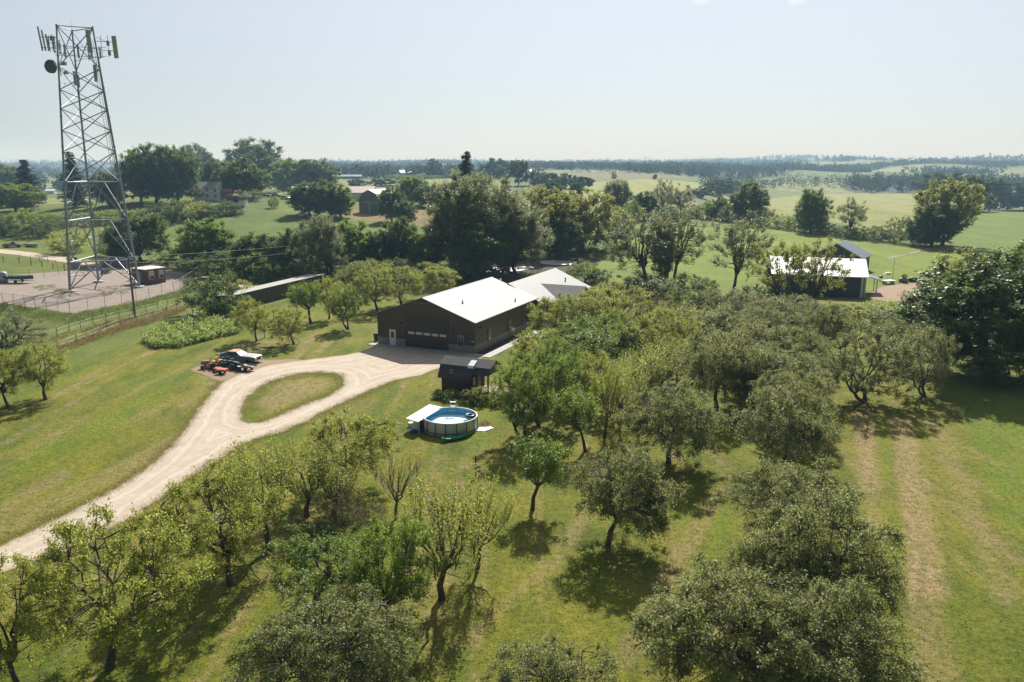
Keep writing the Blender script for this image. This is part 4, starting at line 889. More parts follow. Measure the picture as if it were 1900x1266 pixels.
q = MB(); q.lathe([(.11, 0), (.11, 1.1), (.05, 1.18)], 10); o = q.build('bollard', flat('yellow_paint', (.62, .42, .03), .5)); o.location = G(206, 507, 0); tag(o, 'yellow bollard standing behind the mast', 'bollard')
m_post = flat('fence_steel', (.27, .28, .28), .6, .2); m_wire = flat('fence_wire', (.30, .31, .31), .6, .2)
def run_fence(name, pts, n_post, h, label, cat='fence', rail=True, mesh=True, post_mat=None, r=.035, wires=0, group=None, step=.34):
    P_ = [G(*p) for p in pts]; seg = [(b_ - a).length for a, b_ in zip(P_, P_[1:])]; tot = sum(seg)
    def at_(s):
        for a, b_, L in zip(P_, P_[1:], seg):
            if s <= L + 1e-6: return a.lerp(b_, s / L)
            s -= L
        return P_[-1]
    e = empty(name, P_[0], 0, label, cat, group); o0 = P_[0]; pp = [at_(tot * k / n_post) - o0 for k in range(n_post + 1)]; rg_ = random.Random(int(tot * 10))
    for p in pp: q = MB(); lean = Vector((rg_.uniform(-.04, .04), rg_.uniform(-.04, .04), 0)) * h; q.bar(p + Vector((0, 0, -.2)), p + lean + Vector((0, 0, h * rg_.uniform(.97, 1.05))), r, 6); q.build('post', post_mat or m_post, e)
    if rail: 
        q = MB(); q.tube([p + Vector((0, 0, h - .04)) for p in pp], .024, 5); q.build('rail', m_post, e)
    q = MB()
    if mesh:
        for a, b_ in zip(pp, pp[1:]):
            L = (b_ - a).length; n = max(1, int(L / step)); k = h * .93 / L
            for i in range(-int(h / L * n) - 1, n):
                for sg in (0, 1):
                    u0, u1 = i / n, i / n + k; v0, v1 = 0, 1
                    if u0 < 0: v0 = -u0 / k; u0 = 0
                    if u1 > 1: v1 = 1 - (u1 - 1) / k; u1 = 1
                    if u1 <= u0: continue
                    if sg: u0, u1 = 1 - u0, 1 - u1
                    q.bar(a.lerp(b_, u0) + Vector((0, 0, .05 + v0 * h * .93)), a.lerp(b_, u1) + Vector((0, 0, .05 + v1 * h * .93)), .004, 3, cap=False)
        q.build('chain_link', m_wire, e)
    elif wires:
        for k in range(wires): q.tube([p + Vector((0, 0, h * (k + 1) / (wires + .3))) for p in pp], .012, 3)
        q.build('wire', m_wire, e)
    return e
run_fence('chain_link_fence', [(-60, 560), (10, 566), (130, 581)], 9, 2.1, 'chain link fence along the near left side of the gravel compound')
run_fence('chain_link_fence', [(130, 581), (240, 561), (330, 541), (366, 516)], 13, 2.1, 'chain link fence along the near right side of the gravel compound')
run_fence('chain_link_fence', [(366, 516), (318, 502), (290, 500)], 3, 2.1, 'short chain link fence right of the brown equipment shelter')
run_fence('chain_link_fence', [(-40, 528), (60, 517), (130, 508), (215, 499)], 9, 2.1, 'chain link fence at the back of the gravel compound')
run_fence('pasture_fence', [(-30, 485), (25, 487), (60, 492), (120, 503)], 6, 1.4, 'wooden post fence beside the farm road at far left', post_mat=m_wood, r=.1, mesh=False, rail=False, wires=3)
run_fence('pasture_fence', [(0, 481), (45, 481), (80, 487), (115, 494), (150, 502)], 8, 1.3, 'thin wire fence in front of the farm road at left', post_mat=m_wood, r=.05, mesh=False, rail=False, wires=3)
run_fence('pasture_fence', [(40, 640), (95, 629), (160, 607), (225, 590), (280, 578), (330, 564)], 12, 1.3, 'rusty wire fence running through dry weeds below the compound', post_mat=m_wood, r=.045, mesh=False, rail=False, wires=2)
run_fence('pasture_fence', [(108, 648), (170, 627), (230, 603), (300, 585), (345, 566)], 9, 1.2, 'second wire fence along the brown weed strip', post_mat=m_wood, r=.04, mesh=False, rail=False, wires=2)
# utility pole with wires
p = G(251, 590, 0); e = empty('utility_pole', p, 0, 'wooden utility pole in front of the gravel compound', 'pole'); hp = top_at(p, 478)
q = MB(); q.bar((0, 0, -.3), (-.1, 0, hp), .19, 10, .13); q.build('pole', flat('pole_wood', (.17, .155, .14), .85, var=.2), e); q = MB(); q.lathe([(.05, hp), (.08, hp + .12), (.03, hp + .3)], 8); q.build('insulator', m_steel, e)
def catenary(a, b_, sag, n=18): return [a.lerp(b_, k / n) - Vector((0, 0, sag * 4 * (k / n) * (1 - k / n))) for k in range(n + 1)]
pt = p + Vector((-.1, 0, hp + .1)); far1 = G(800, 470) + Vector((0, 0, 7.5)); far2 = G(690, 500) + Vector((0, 0, 7))
for tgt, lb in ((far1, 'upper overhead wire running right from the utility pole'), (far2, 'lower overhead wire running right from the utility pole')):
    q = MB(); q.tube(catenary(pt - Vector((0, 0, 0 if tgt is far1 else .9)), tgt, 1.2), .013, 4); o = q.build('overhead_wire', flat('wire_aluminium', (.25, .25, .25), .5)); tag(o, lb, 'wire')

# stuff: weeds and garden
def tufts(name, polys, n, hmin, hmax, leaf, mat, seed, label, asp=.3, spread=1.0, up=1.2):
    rng = np.random.default_rng(seed); pl = [np.array(pxpoly(p_)) for p_ in polys]; PP = []
    for A_ in pl:
        lo, hi = A_.min(0), A_.max(0); c = []
        while len(c) < n // len(pl):
            Q_ = rng.uniform(lo, hi, (200, 2)); c += list(Q_[inside(Q_, [tuple(v) for v in A_])])
        PP += c[:n // len(pl)]
    PP = np.array(PP); m = 14; cz_ = rng.uniform(hmin, hmax, len(PP)) * (.6 + .5 * np.sin(PP[:, 0] * 1.3 + PP[:, 1] * .9) ** 2)
    P_ = np.repeat(PP, m, 0) + rng.normal(size=(len(PP) * m, 2)) * .22 * spread; zz = np.repeat(cz_, m) * rng.random(len(PP) * m) ** .7
    V0 = np.column_stack([P_, hgt(P_[:, 0], P_[:, 1]) + zz * .8]); ax = rng.normal(size=(len(V0), 3)) * .6; ax[:, 2] += up; ax /= np.linalg.norm(ax, axis=1)[:, None]
    V, F = leaves_np(rng, V0, ax, leaf, asp); T_ = np.clip(np.repeat(rng.random(len(PP)), m) * .6 + rng.random(len(V0)) * .4, 0, .95)
    o = bpy.data.objects.new(name, np_mesh(name, V, F, [mat], {'tint': ('FACE', 'FLOAT', T_)})); col.objects.link(o); tag(o, label, 'plants', kind='stuff')
tufts('garden_plants', [[(266, 634), (300, 618), (350, 606), (400, 600), (430, 604), (455, 612), (440, 620), (400, 628), (340, 645), (290, 648)]], 1500, .5, 1.7, .34, L_garden, 3, 'lush bright green garden patch on the lawn', .5)
tufts('dry_weeds', [[(95, 652), (150, 630), (220, 606), (280, 592), (340, 573), (345, 578), (285, 600), (225, 616), (160, 640), (105, 660)]], 420, .25, .7, .26, L_dry, 4, 'strip of reddish brown dead weeds along the fence', .2)
tufts('dry_weeds', [[(40, 648), (60, 636), (130, 620), (215, 597), (300, 578), (330, 566), (334, 570), (300, 583), (215, 604), (130, 628)]], 200, .25, .7, .28, L_dry, 5, 'sparse brown weeds under the upper wire fence', .2)
tufts('tall_grass', [[(0, 565), (60, 574), (135, 586), (255, 563), (330, 543), (366, 522), (370, 528), (335, 552), (255, 575), (135, 602), (50, 590), (0, 580)]], 800, .2, .8, .30, L_tall, 6, 'rank green grass along the outside of the compound fence', .2)
tufts('tall_grass', [[(1010, 474), (1090, 466), (1130, 470), (1120, 480), (1060, 474)], [(820, 512), (900, 516), (1000, 508), (1090, 504), (1080, 512), (900, 524)]], 900, .4, 1.0, .4, L_tall, 7, 'rough grass on the creek banks', .2)
tufts('tall_weeds', [[(1560, 612), (1610, 566), (1740, 566), (1830, 575), (1800, 610), (1680, 618)]], 900, .6, 1.6, .3, L_garden, 8, 'tall pale flowering weeds in front of the gravel yard', .4)
tufts('cabin_flowers', [[(812, 735), (860, 742), (915, 748), (925, 756), (860, 754), (806, 744)]], 160, .3, .8, .2, L_dark, 9, 'dark flower bed along the shaded cabin wall', .5)
tufts('gravel_weeds', [[(90, 540), (125, 535), (150, 545), (120, 556)], [(175, 535), (230, 530), (240, 545), (190, 552)], [(60, 533), (100, 530), (110, 536), (70, 540)]], 120, .1, .3, .22, L_tall, 10, 'weeds sprouting in the compound gravel', .3)
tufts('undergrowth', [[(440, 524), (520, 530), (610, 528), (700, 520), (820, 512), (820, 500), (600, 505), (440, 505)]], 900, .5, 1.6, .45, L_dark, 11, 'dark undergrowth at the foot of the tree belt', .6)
tufts('vine_rows', [[(150, 418), (300, 405), (440, 396), (440, 401), (300, 411), (150, 424)], [(60, 412), (200, 398), (330, 391), (330, 395), (200, 402), (60, 417)]], 900, .8, 2.0, .7, L_grey, 12, 'overgrown rows of low plants crossing the pasture', .6)
tufts('corn_field', [[(715, 331), (770, 327), (830, 328), (832, 331), (760, 334)]], 1200, 1.5, 3.0, 2.2, L_dark, 13, 'dark green corn field far behind the barns', .4)
tufts('pool_lawn_bare', [[(885, 790), (900, 780), (912, 786), (905, 796)]], 40, .03, .08, .12, L_dry, 14, 'patch of dead grass beside the pool', .3)

tufts('drive_edge_grass', [[(-20, 1010), (100, 955), (200, 906), (268, 862), (318, 816), (350, 775), (376, 738), (406, 706), (410, 712), (384, 742), (360, 778), (326, 824), (274, 872), (204, 916), (104, 966), (-20, 1022)], [(40, 1052), (148, 1006), (246, 956), (326, 900), (380, 862), (438, 828), (480, 810), (560, 784), (640, 743), (740, 701), (742, 708), (644, 752), (562, 793), (484, 818), (444, 838), (386, 872), (334, 910), (254, 966), (156, 1018), (48, 1064)], [(447, 774), (449, 748), (468, 724), (500, 706), (540, 693), (590, 688), (640, 694), (640, 708), (634, 722), (606, 740), (566, 755), (526, 770), (490, 786), (470, 784), (488, 776), (560, 746), (600, 732), (624, 716), (622, 700), (585, 698), (540, 704), (506, 716), (478, 734), (462, 754), (460, 772)]], 2400, .01, .07, .12, L_lawn, 21, 'short rough grass along the edges of the gravel drive', .25, 1.4, .8)
_rl = np.random.default_rng(77); _n = 170000; _a = np.radians(_rl.uniform(-38, 38, _n)); _r = np.sqrt(_rl.uniform(28 ** 2, 92 ** 2, _n)); _P = np.column_stack([_r * np.sin(_a), _r * np.cos(_a)])
_P = _P[~inside(_P, pxpoly(drive)) | inside(_P, pxpoly(isle))]; _cl = np.sin(_P[:, 0] * 2.1 + np.sin(_P[:, 1] * .9) * 2) * np.sin(_P[:, 1] * 1.7 + np.sin(_P[:, 0] * 1.3) * 2)
_P = _P[_rl.random(len(_P)) < .35 + .5 * (_cl > .1)]; _P = _P[np.hypot(_P[:, 0] + 5.8, _P[:, 1] - 70) > 3.4]
_V0 = np.column_stack([_P, np.full(len(_P), .004)]); _ax = _rl.normal(size=(len(_P), 3)) * .9; _ax[:, 2] = np.abs(_ax[:, 2]) * .5 + .35; _ax /= np.linalg.norm(_ax, axis=1)[:, None]
_V, _F = leaves_np(_rl, _V0, _ax, .11, .45); o = bpy.data.objects.new('lawn_grass', np_mesh('lawn_grass', _V, _F, [L_lawn], {'tint': ('FACE', 'FLOAT', np.clip(_rl.random(len(_P)) ** 1.3, 0, .95))})); col.objects.link(o); tag(o, 'mown grass tufts of the near lawn', 'grass', kind='stuff')

# garden windmill and orange ball, white posts
p = G(365, 622, 0); e = empty('garden_windmill', p, .4, 'small wooden windmill tower in the garden patch', 'windmill'); q = MB(); hh = top_at(p, 583)
for sx in (-1, 1):
    for sy in (-1, 1): q.bar((sx * .55, sy * .55, 0), (sx * .14, sy * .14, hh * .9), .045, 4)
for k in (.2, .45, .7):
    w = .55 - .41 * k / .9 * .9
    for a, b_ in (((-w, -w), (w, -w)), ((w, -w), (w, w)), ((w, w), (-w, w)), ((-w, w), (-w, -w))): q.bar((*a, hh * k), (*b_, hh * k), .03, 4)
q.build('tower', m_wood, e); q = MB(); q.bb(-.22, .22, -.22, .22, hh * .9, hh); q.build('head', m_steel, e)
p = G(393, 606, 0); e = empty('yard_ornament', p, 0, 'bright orange round plant cluster at the back of the garden patch', 'ornament'); q = MB(); q.ball((0, 0, .75), .42, 12, 8, (1, 1, .95)); q.ball((.3, .1, .45), .25, 10, 6); q.build('ball', flat('orange_bloom', (.75, .26, .03), .8, var=.35, scale=7, bmp=.6), e); q = MB(); q.bar((0, 0, 0), (0, 0, .4), .05, 5); q.build('stem', m_wood, e)
for px, py, ty, lb in ((492, 627, 597, 'white post beside the small straight tree'), (553, 604, 556, 'tall white post in the lawn trees near the long shed')):
    p = G(px, py, 0); q = MB(); q.bb(-.11, .11, -.11, .11, -.1, top_at(p, ty)); q.bb(-.15, .15, -.15, .15, top_at(p, ty) + .002, top_at(p, ty) + .06); o = q.build('white_post', m_white); o.location = p; tag(o, lb, 'post')
p = G(883, 884, 0); e = empty('thin_pole', p, 0, 'thin dark pole with a small white box on the slope below the pool', 'pole'); h = top_at(p, 845); q = MB(); q.bar((0, 0, -.1), (0, 0, h), .05, 6); q.build('pole', m_trim, e); q = MB(); q.bb(-.12, .12, -.09, -.052, h * .45, h * .62); q.build('box', m_white, e)
# gas tank
p = G(660, 566, 0); e = empty('gas_tank', p, R(20), 'silver horizontal gas tank under the lawn trees', 'tank'); q = MB(); q.lathe([(.1, -1.15), (.4, -1.05), (.52, -.8), (.52, .8), (.4, 1.05), (.1, 1.15)], 18, (0, 0, .95), 'X'); q.build('tank', flat('silver_paint', (.55, .57, .6), .35, .3), e, smooth=True)
q = MB(); q.bb(-.7, -.55, -.3, .3, 0, .5); q.bb(.55, .7, -.3, .3, 0, .5); q.build('cradle', m_steel, e); q = MB(); q.lathe([(.14, 1.45), (.14, 1.62), (.05, 1.7)], 10); q.build('valve_cover', m_steel, e)
# bin and step by workshop
p = G(699, 632, 0); e = empty('wheeled_bin', p, R(-20), 'dark wheeled bin at the left corner of the workshop', 'bin'); q = MB(); q.loft([[(-.25, -.25, .08), (.25, -.25, .08), (.25, .25, .08), (-.25, .25, .08)], [(-.32, -.34, 1.0), (.32, -.34, 1.0), (.32, .34, 1.0), (-.32, .34, 1.0)]]); q.build('body', m_black, e, bevel=.03); q = MB(); q.bb(-.35, .35, -.38, .36, 1.002, 1.07); q.build('lid', m_black, e); q = MB(); q.lathe([(.11, -.3), (.11, .3)], 10, (0, .3, .11), 'X'); q.build('wheel', m_tyre, e)

# ================================================================= POOL
pc = (G(784, 795, 0) + G(882, 795, 0)) / 2; pc = G(833, 812, 0); PR = px2m(49.5, G(833, 797, 0)); pc = pc + Vector((-.05, PR, 0)); PH = 1.25; NP = 16
pool = empty('round_pool', pc, R(6), 'round above ground pool with grey sides and clear blue water', 'pool')
m_liner = flat('pool_blue_liner', (.09, .46, .72), .5, var=.08, scale=1.5); m_pgrey = flat('pool_grey_side', (.66, .66, .69), .6, var=.05); m_pdark = flat('pool_dark_strap', (.03, .035, .05), .5)
q = MB(); q.lathe([(PR - .04, 0), (PR + .03, .05), (PR, PH)], 64, cap=False); q.build('side_wall', m_pgrey, pool, smooth=True)
q = MB(); q.lathe([(PR - .06, PH - .01), (PR - .06, .05)], 64, cap=False); q.build('liner', m_liner, pool, smooth=False); q = MB(); q.lathe([(PR - .061, .60), (.01, .60)], 64, cap=False); q.build('floor', flat('pool_floor_vinyl', (.62, .86, .92), .5, var=.05, scale=2), pool)
q = MB(); q.lathe([(PR - .07, PH), (PR - .02, PH + .06), (PR + .05, PH + .06), (PR + .06, PH - .02), (PR + .02, PH - .03)], 32, cap=False); q.build('rim', m_white, pool)
mw, t, n, b = new_mat('pool_water'); gl = node(t, 'ShaderNodeBsdfGlass'); gl.inputs['Color'].default_value = (.72, .93, 1, 1); gl.inputs['Roughness'].default_value = .02; gl.inputs['IOR'].default_value = 1.33
tr_ = node(t, 'ShaderNodeBsdfTransparent'); tr_.inputs['Color'].default_value = (.86, .97, 1, 1); gs = node(t, 'ShaderNodeBsdfGlossy'); gs.inputs['Roughness'].default_value = .06; fr = node(t, 'ShaderNodeFresnel'); fr.inputs['IOR'].default_value = 1.33
mx = node(t, 'ShaderNodeMixShader'); tcw = node(t, 'ShaderNodeTexCoord').outputs['Object']; bn = node(t, 'ShaderNodeBump'); bn.inputs['Strength'].default_value = .25; bn.inputs['Distance'].default_value = .04; link(t, noise(t, tcw, 4, 3), bn.inputs['Height']); link(t, bn.outputs[0], gs.inputs['Normal'])
gm_ = node(t, 'ShaderNodeNewGeometry'); dt_ = node(t, 'ShaderNodeVectorMath'); dt_.operation = 'DOT_PRODUCT'; link(t, gm_.outputs['Incoming'], dt_.inputs[0]); link(t, gm_.outputs['Normal'], dt_.inputs[1])
link(t, mth(t, 'ADD', .02, mth(t, 'MULTIPLY', .9, mth(t, 'POWER', mth(t, 'SUBTRACT', 1.0, mth(t, 'ABSOLUTE', dt_.outputs['Value'])), 5.0))), mx.inputs[0]); link(t, tr_.outputs[0], mx.inputs[1]); link(t, gs.outputs[0], mx.inputs[2]); link(t, mx.outputs[0], n['Material Output'].inputs['Surface'])
q = MB(); q.lathe([(PR - .061, PH - .32), (.01, PH - .32)], 64, cap=False); wt_ = q.build('water', mw, pool)
if wt_.data.polygons[0].normal.z < 0: wt_.data.flip_normals()
for k in range(NP):
    a = 2 * math.pi * (k + .5) / NP; c, s = math.cos(a), math.sin(a); q = MB(); q.bar(((PR + .09) * c, (PR + .09) * s, 0), ((PR + .05) * c, (PR + .05) * s, PH), .035, 6); q.bar(((PR + .09) * c, (PR + .09) * s, .02), ((PR + .22) * c, (PR + .22) * s, .02), .03, 4); q.build('leg', m_pdark, pool)
q = MB(); q.lathe([(PR + .035, .22), (PR + .05, .22), (PR + .05, .30), (PR + .035, .30)], 64, cap=False); q.build('band', m_pdark, pool)
a = R(88); ldr = empty('pool_ladder', pc + Vector((math.cos(a) * (PR), math.sin(a) * PR, 0)), 0, 'grey steel ladder straddling the far rim of the pool', 'ladder'); q = MB()
for sx in (-.28, .28): q.tube([(sx, .75, 0), (sx, .12, PH + .65), (sx, -.12, PH + .65), (sx, -.5, .12)], .03, 6)
q.build('rail', m_steel, ldr); q = MB()
for k in range(4): z = .3 + k * .33; q.bb(-.27, .27, .75 - .63 * z / (PH + .65) - .05, .75 - .63 * z / (PH + .65) + .07, z, z + .03)
for k in range(3): z = .35 + k * .33; q.bb(-.27, .27, -.45 + .3 * z / PH * .8 - .05, -.45 + .3 * z / PH * .8 + .07, z, z + .03)
q.bb(-.27, .27, -.12, .12, PH + .55, PH + .58); q.build('step', m_white, ldr)
# floating tube
tb = MB(); n1, n2 = 24, 10; vs = [((.36 + .14 * math.cos(v)) * math.cos(u), (.36 + .14 * math.cos(v)) * math.sin(u), .14 * math.sin(v)) for u in [2 * math.pi * i / n1 for i in range(n1)] for v in [2 * math.pi * j / n2 for j in range(n2)]]
tb.add(vs, [(i * n2 + j, ((i + 1) % n1) * n2 + j, ((i + 1) % n1) * n2 + (j + 1) % n2, i * n2 + (j + 1) % n2) for i in range(n1) for j in range(n2)]); o = tb.build('swim_ring', flat('dark_tube_rubber', (.09, .06, .06), .35), smooth=True); o.location = pc + Vector((PR * .72, PR * .32, PH - .26)); tag(o, 'dark inflated tube floating at the right side of the pool', 'tube')
# white canopy table by the pool
ta, tb_, tc_, td = G(757, 775, 1.25), G(777, 781, 1.25), G(818, 757, 1.25), G(796, 752, 1.25)
e = empty('pump_shelter', up(ta.lerp(tc_, .5), 0), 0, 'white topped open shelter table left of the pool', 'shelter'); L = [v - e.location for v in (ta, tb_, tc_, td)]; ctr_ = sum(L, Vector()) / 4; L = [ctr_ + (v - ctr_) * Vector((1.12, 1.12, 1)).x for v in L]; L = [Vector((v.x, v.y, 1.25)) for v in L]
q = MB(); q.slab(*L, .05); q.build('top', flat('white_top_sheet', (.80, .77, .70), .5, var=.04), e); 
for v in L: q = MB(); w = v.lerp(ctr_, .1); q.bar((w.x, w.y, 0), (w.x, w.y, 1.2), .035, 5); q.build('leg', m_white, e)
q = MB(); v = L[0].lerp(L[1], .5).lerp(ctr_, .25); q.box((v.x, v.y, .45), (.5, .5, .7)); q.build('pump', m_white, e, bevel=.05); q = MB(); v2 = L[0].lerp(L[1], .7).lerp(ctr_, .4); q.lathe([(.25, 0), (.3, .2), (.3, .75), (.12, .95)], 14, (v2.x + .3, v2.y, 0)); q.build('filter', m_black, e, smooth=True)
e = empty('pool_float', G(772, 801, 0), .5, 'crumpled blue and white pool float on the grass by the pool', 'float'); rg_ = random.Random(4)
q = MB()
for k in range(7): q.ball((rg_.uniform(-.55, .55), rg_.uniform(-.3, .3), .16), rg_.uniform(.2, .3), 10, 6, (1.3, .8, .7))
q.build('float', flat('blue_vinyl', (.04, .08, .42), .35), e, smooth=True); q = MB()
for k in range(4): q.ball((rg_.uniform(-.5, .5), rg_.uniform(-.25, .2), .34), .13, 8, 6, (1.6, .7, .6))
q.build('cushion', m_white, e, smooth=True)
e = empty('white_hose_pile', G(762, 792, 0), .1, 'pale plastic bucket and hose beside the pool pump', 'bucket'); q = MB(); q.lathe([(.2, 0), (.27, .4), (.25, .42)], 12); q.build('bucket', m_white, e)
# kayak
k0, k1 = G(822, 821, 0), G(866, 811, 0); L_ = (k1 - k0).length * 1.05; e = empty('green_kayak', k0.lerp(k1, .5), math.atan2(k1.y - k0.y, k1.x - k0.x), 'green plastic sled boat lying on the grass in front of the pool', 'boat')
q = MB(); rings = []
for i in range(11):
    u = i / 10; w = .38 * math.sin(math.pi * (.06 + .88 * u)) ** .6; x = (u - .5) * L_; z = .06 + .16 * abs(u - .5) ** 2 * 4
    rings.append([(x, -w, z + .2), (x, -w * .7, z), (x, w * .7, z), (x, w, z + .2), (x, w * .8, z + .22), (x, 0, z + .12), (x, -w * .8, z + .22)])
q.loft(rings); q.build('hull', flat('green_plastic', (.02, .28, .13), .4), e, smooth=True); q = MB(); q.bb(-.3, .3, -.2, .2, .2, .3); q.build('seat', flat('green_plastic_dark', (.02, .2, .1), .5), e, bevel=.04)
q = MB(); a_ = G(884, 800, 0); q.prism([(0, 0), (.7, -.2), (1.6, .75), (1.2, 1.3), (.2, .9)], .02, .05, 'Z'); o = q.build('groundsheet', flat('pale_tarp', (.60, .64, .66), .4)); o.location = a_; tag(o, 'pale blue groundsheet corner sticking out behind the pool', 'tarp')
for px, py, w, ty, lb in ((815, 738, 22, 722, 'dark shrub with red flowers at the cabin left corner'), (838, 742, 30, 722, 'low green shrub under the cabin wall'), (872, 748, 28, 722, 'green shrub beside the grey flowering one by the cabin'), (890, 750, 30, 718, 'greyish flowering shrub at the cabin porch'), (925, 752, 26, 726, 'shrub by the cabin porch step')):
    tree('bushlight' if 'grey' in lb else 'bush', px, py, w, ty, lb, cat='shrub')

# ================================================================= VEHICLES
def wheel(par, x, y, r, w, rim=None, name='wheel'):
    q = MB(); q.lathe([(r * .55, y - w / 2), (r * .95, y - w / 2), (r, y - w * .35), (r, y + w * .35), (r * .95, y + w / 2), (r * .55, y + w / 2)], 20, (0, 0, 0), 'Y'); q.v = [(v[0] + x, v[1], v[2] + r) for v in q.v]; o = q.build(name, m_tyre, par, smooth=False)
    q = MB(); q.lathe([(r * .56, y - w * .42), (r * .5, y - w * .3), (r * .5, y + w * .3), (r * .56, y + w * .42)], 16, (0, 0, 0), 'Y'); q.v = [(v[0] + x, v[1], v[2] + r) for v in q.v]; q.build('rim', rim or m_chrome, o); return o
def coupe():
    e = empty('old_coupe', G(444, 671, 0), R(-16), 'old long nosed two door coupe with rusty orange roof and white bonnet', 'car')
    m_side = flat('faded_blue_grey_paint', (.12, .15, .17), .35, var=.25, spec=.7); m_top = flat('chalky_white_paint', (.42, .42, .40), .5, var=.08); m_rust = flat('rusty_roof', (.52, .27, .17), .7, var=.2)
    # hull sections along x, nose to +x
    xs = [(-2.75, .62, .82, .50), (-2.6, .86, .90, .34), (-1.9, .95, .96, .28), (-.6, .97, .93, .26), (.7, .97, .95, .26), (1.8, .96, .93, .27), (2.55, .93, .88, .32), (2.8, .86, .80, .40)]
    q = MB(); q.loft([[(x, -w * .92, zb), (x, -w, zb + .15), (x, -w, zt - .12), (x, -w * .93, zt), (x, w * .93, zt), (x, w, zt - .12), (x, w, zb + .15), (x, w * .92, zb)] for x, w, zt, zb in xs]); body = q.build('body', m_side, e)
    q = MB(); q.loft([[(x, -w * .90, zt + .006), (x, -w * .5, zt + .05), (x, 0, zt + .035), (x, w * .5, zt + .05), (x, w * .90, zt + .006), (x, 0, zt - .03)] for x, w, zt in ((.75, .96, .95), (1.8, .95, .93), (2.55, .92, .88), (2.78, .86, .81))]); q.build('bonnet', m_top, e)
    q = MB(); q.loft([[(x, -w * .90, zt + .004), (x, 0, zt + .03), (x, w * .90, zt + .004), (x, 0, zt - .03)] for x, w, zt in ((-2.7, .7, .83), (-1.9, .94, .96), (-1.6, .94, .96))]); q.build('boot_lid', m_top, e)
    # cabin
    q = MB(); q.loft([[(-2.05, -.80, .95), (-2.05, .80, .95), (.78, .84, .95), (.78, -.84, .95)][:4], [(-.95, -.62, 1.34), (-.95, .62, 1.34), (.05, .64, 1.36), (.05, -.64, 1.36)]]); q.build('glasshouse', m_glass, e)
    q = MB(); q.slab((-1.1, -.66, 1.385), (.12, -.68, 1.40), (.12, .68, 1.40), (-1.1, .66, 1.385), .05); q.build('roof', m_rust, e, bevel=.02)
    for s in (-1, 1):
        q = MB(); q.slab((-2.2, s * .86, .97), (-1.2, s * .86, .97), (-.75, s * .665, 1.37), (-1.05, s * .665, 1.36), .04); q.build('rear_pillar', m_side, e)
        q = MB(); q.bar((.80, s * .80, .96), (.10, s * .655, 1.37), .035, 4); q.build('front_pillar', m_top, e)
        q = MB(); q.box((.62, s * 1.05, 1.02), (.12, .16, .1)); q.build('mirror', m_chrome, e)
        q = MB(); q.ball((2.8, s * .62, .66), .12, 10, 6, (.4, 1.6, 1)); q.build('headlight', m_chrome, e)
    q = MB(); q.bb(2.79, 2.84, -.36, .36, .48, .80); q.build('grille', flat('dark_grille', (.07, .07, .075), .6), e)
    q = MB(); q.bb(2.84, 2.97, -.92, .92, .38, .52); q.build('front_bumper', m_chrome, e, bevel=.03); q = MB(); q.bb(-2.88, -2.76, -.9, .9, .42, .56); q.build('rear_bumper', m_chrome, e, bevel=.03)
    for x in (-1.65, 1.85):
        for s in (-1, 1): wheel(e, x, s * .86, .34, .24)
    return e
coupe()
def lawn_tractor(px, py, yaw, cb, cs, label, sc_=1.0, seat=True):
    e = empty('lawn_tractor', G(px, py, 0), yaw, label, 'tractor'); e.scale = (sc_,) * 3
    mb_ = flat('tractor_paint_%d' % px, cb, .45); q = MB(); q.loft([[(.15, -.26, .42), (.15, .26, .42), (.15, .24, .86), (.15, -.24, .86)], [(1.0, -.24, .42), (1.0, .24, .42), (1.0, .20, .80), (1.0, -.20, .80)]]); q.build('hood', mb_, e, bevel=.04)
    q = MB(); q.bb(-.75, .14, -.22, .22, .38, .55); q.bb(-.75, -.25, -.5, -.23, .62, .70); q.bb(-.75, -.25, .23, .5, .62, .70); q.build('frame', mb_, e)
    q = MB(); q.bb(-.65, -.2, -.25, .25, .72, .84); q.bb(-.72, -.62, -.24, .24, .842, 1.25); 
    if seat: q.build('seat', flat('seat_%d' % px, cs, .5), e, bevel=.04)
    q = MB(); q.bar((.12, 0, .8), (-.05, 0, 1.08), .02, 5); q.lathe([(.17, 1.08), (.19, 1.10), (.17, 1.12)], 14, (-.06, 0, 0)); q.build('steering_wheel', m_black, e)
    q = MB(); q.bb(-.15, .65, -.55, .55, .13, .30); q.build('mower_deck', mb_, e, bevel=.05)
    for s in (-1, 1): wheel(e, -.5, s * .42, .30, .24, m_white); wheel(e, .78, s * .36, .19, .16, m_white)
    return e
lawn_tractor(392, 684, R(172), (.30, .16, .11), (.70, .38, .03), 'old brown and red garden tractor with yellow seat', 1.15)
lawn_tractor(415, 681, R(-20), (.03, .18, .06), (.5, .36, .03), 'green lawn tractor beside the old coupe', 1.05)
lawn_tractor(432, 684, R(-30), (.04, .045, .06), (.04, .04, .04), 'dark grey garden tractor in front of the old coupe', 1.1)
e = empty('quad_bike', G(444, 687, 0), R(-35), 'black and white quad bike by the little trailer', 'quad bike')
q = MB(); q.loft([[(-.8, -.18, .5), (-.8, .18, .5), (-.8, .15, .75), (-.8, -.15, .75)], [(0, -.2, .35), (0, .2, .35), (0, .16, .78), (0, -.16, .78)], [(.8, -.16, .4), (.8, .16, .4), (.8, .12, .85), (.8, -.12, .85)]]); q.build('body', m_black, e, bevel=.03)
for x in (-.55, .6):
    for s in (-1, 1): wheel(e, x, s * .45, .28, .24, m_steel); q = MB(); q.box((x, s * .42, .64), (.55, .3, .05)); q.build('mudguard', m_white if x > 0 else m_black, e, bevel=.02)
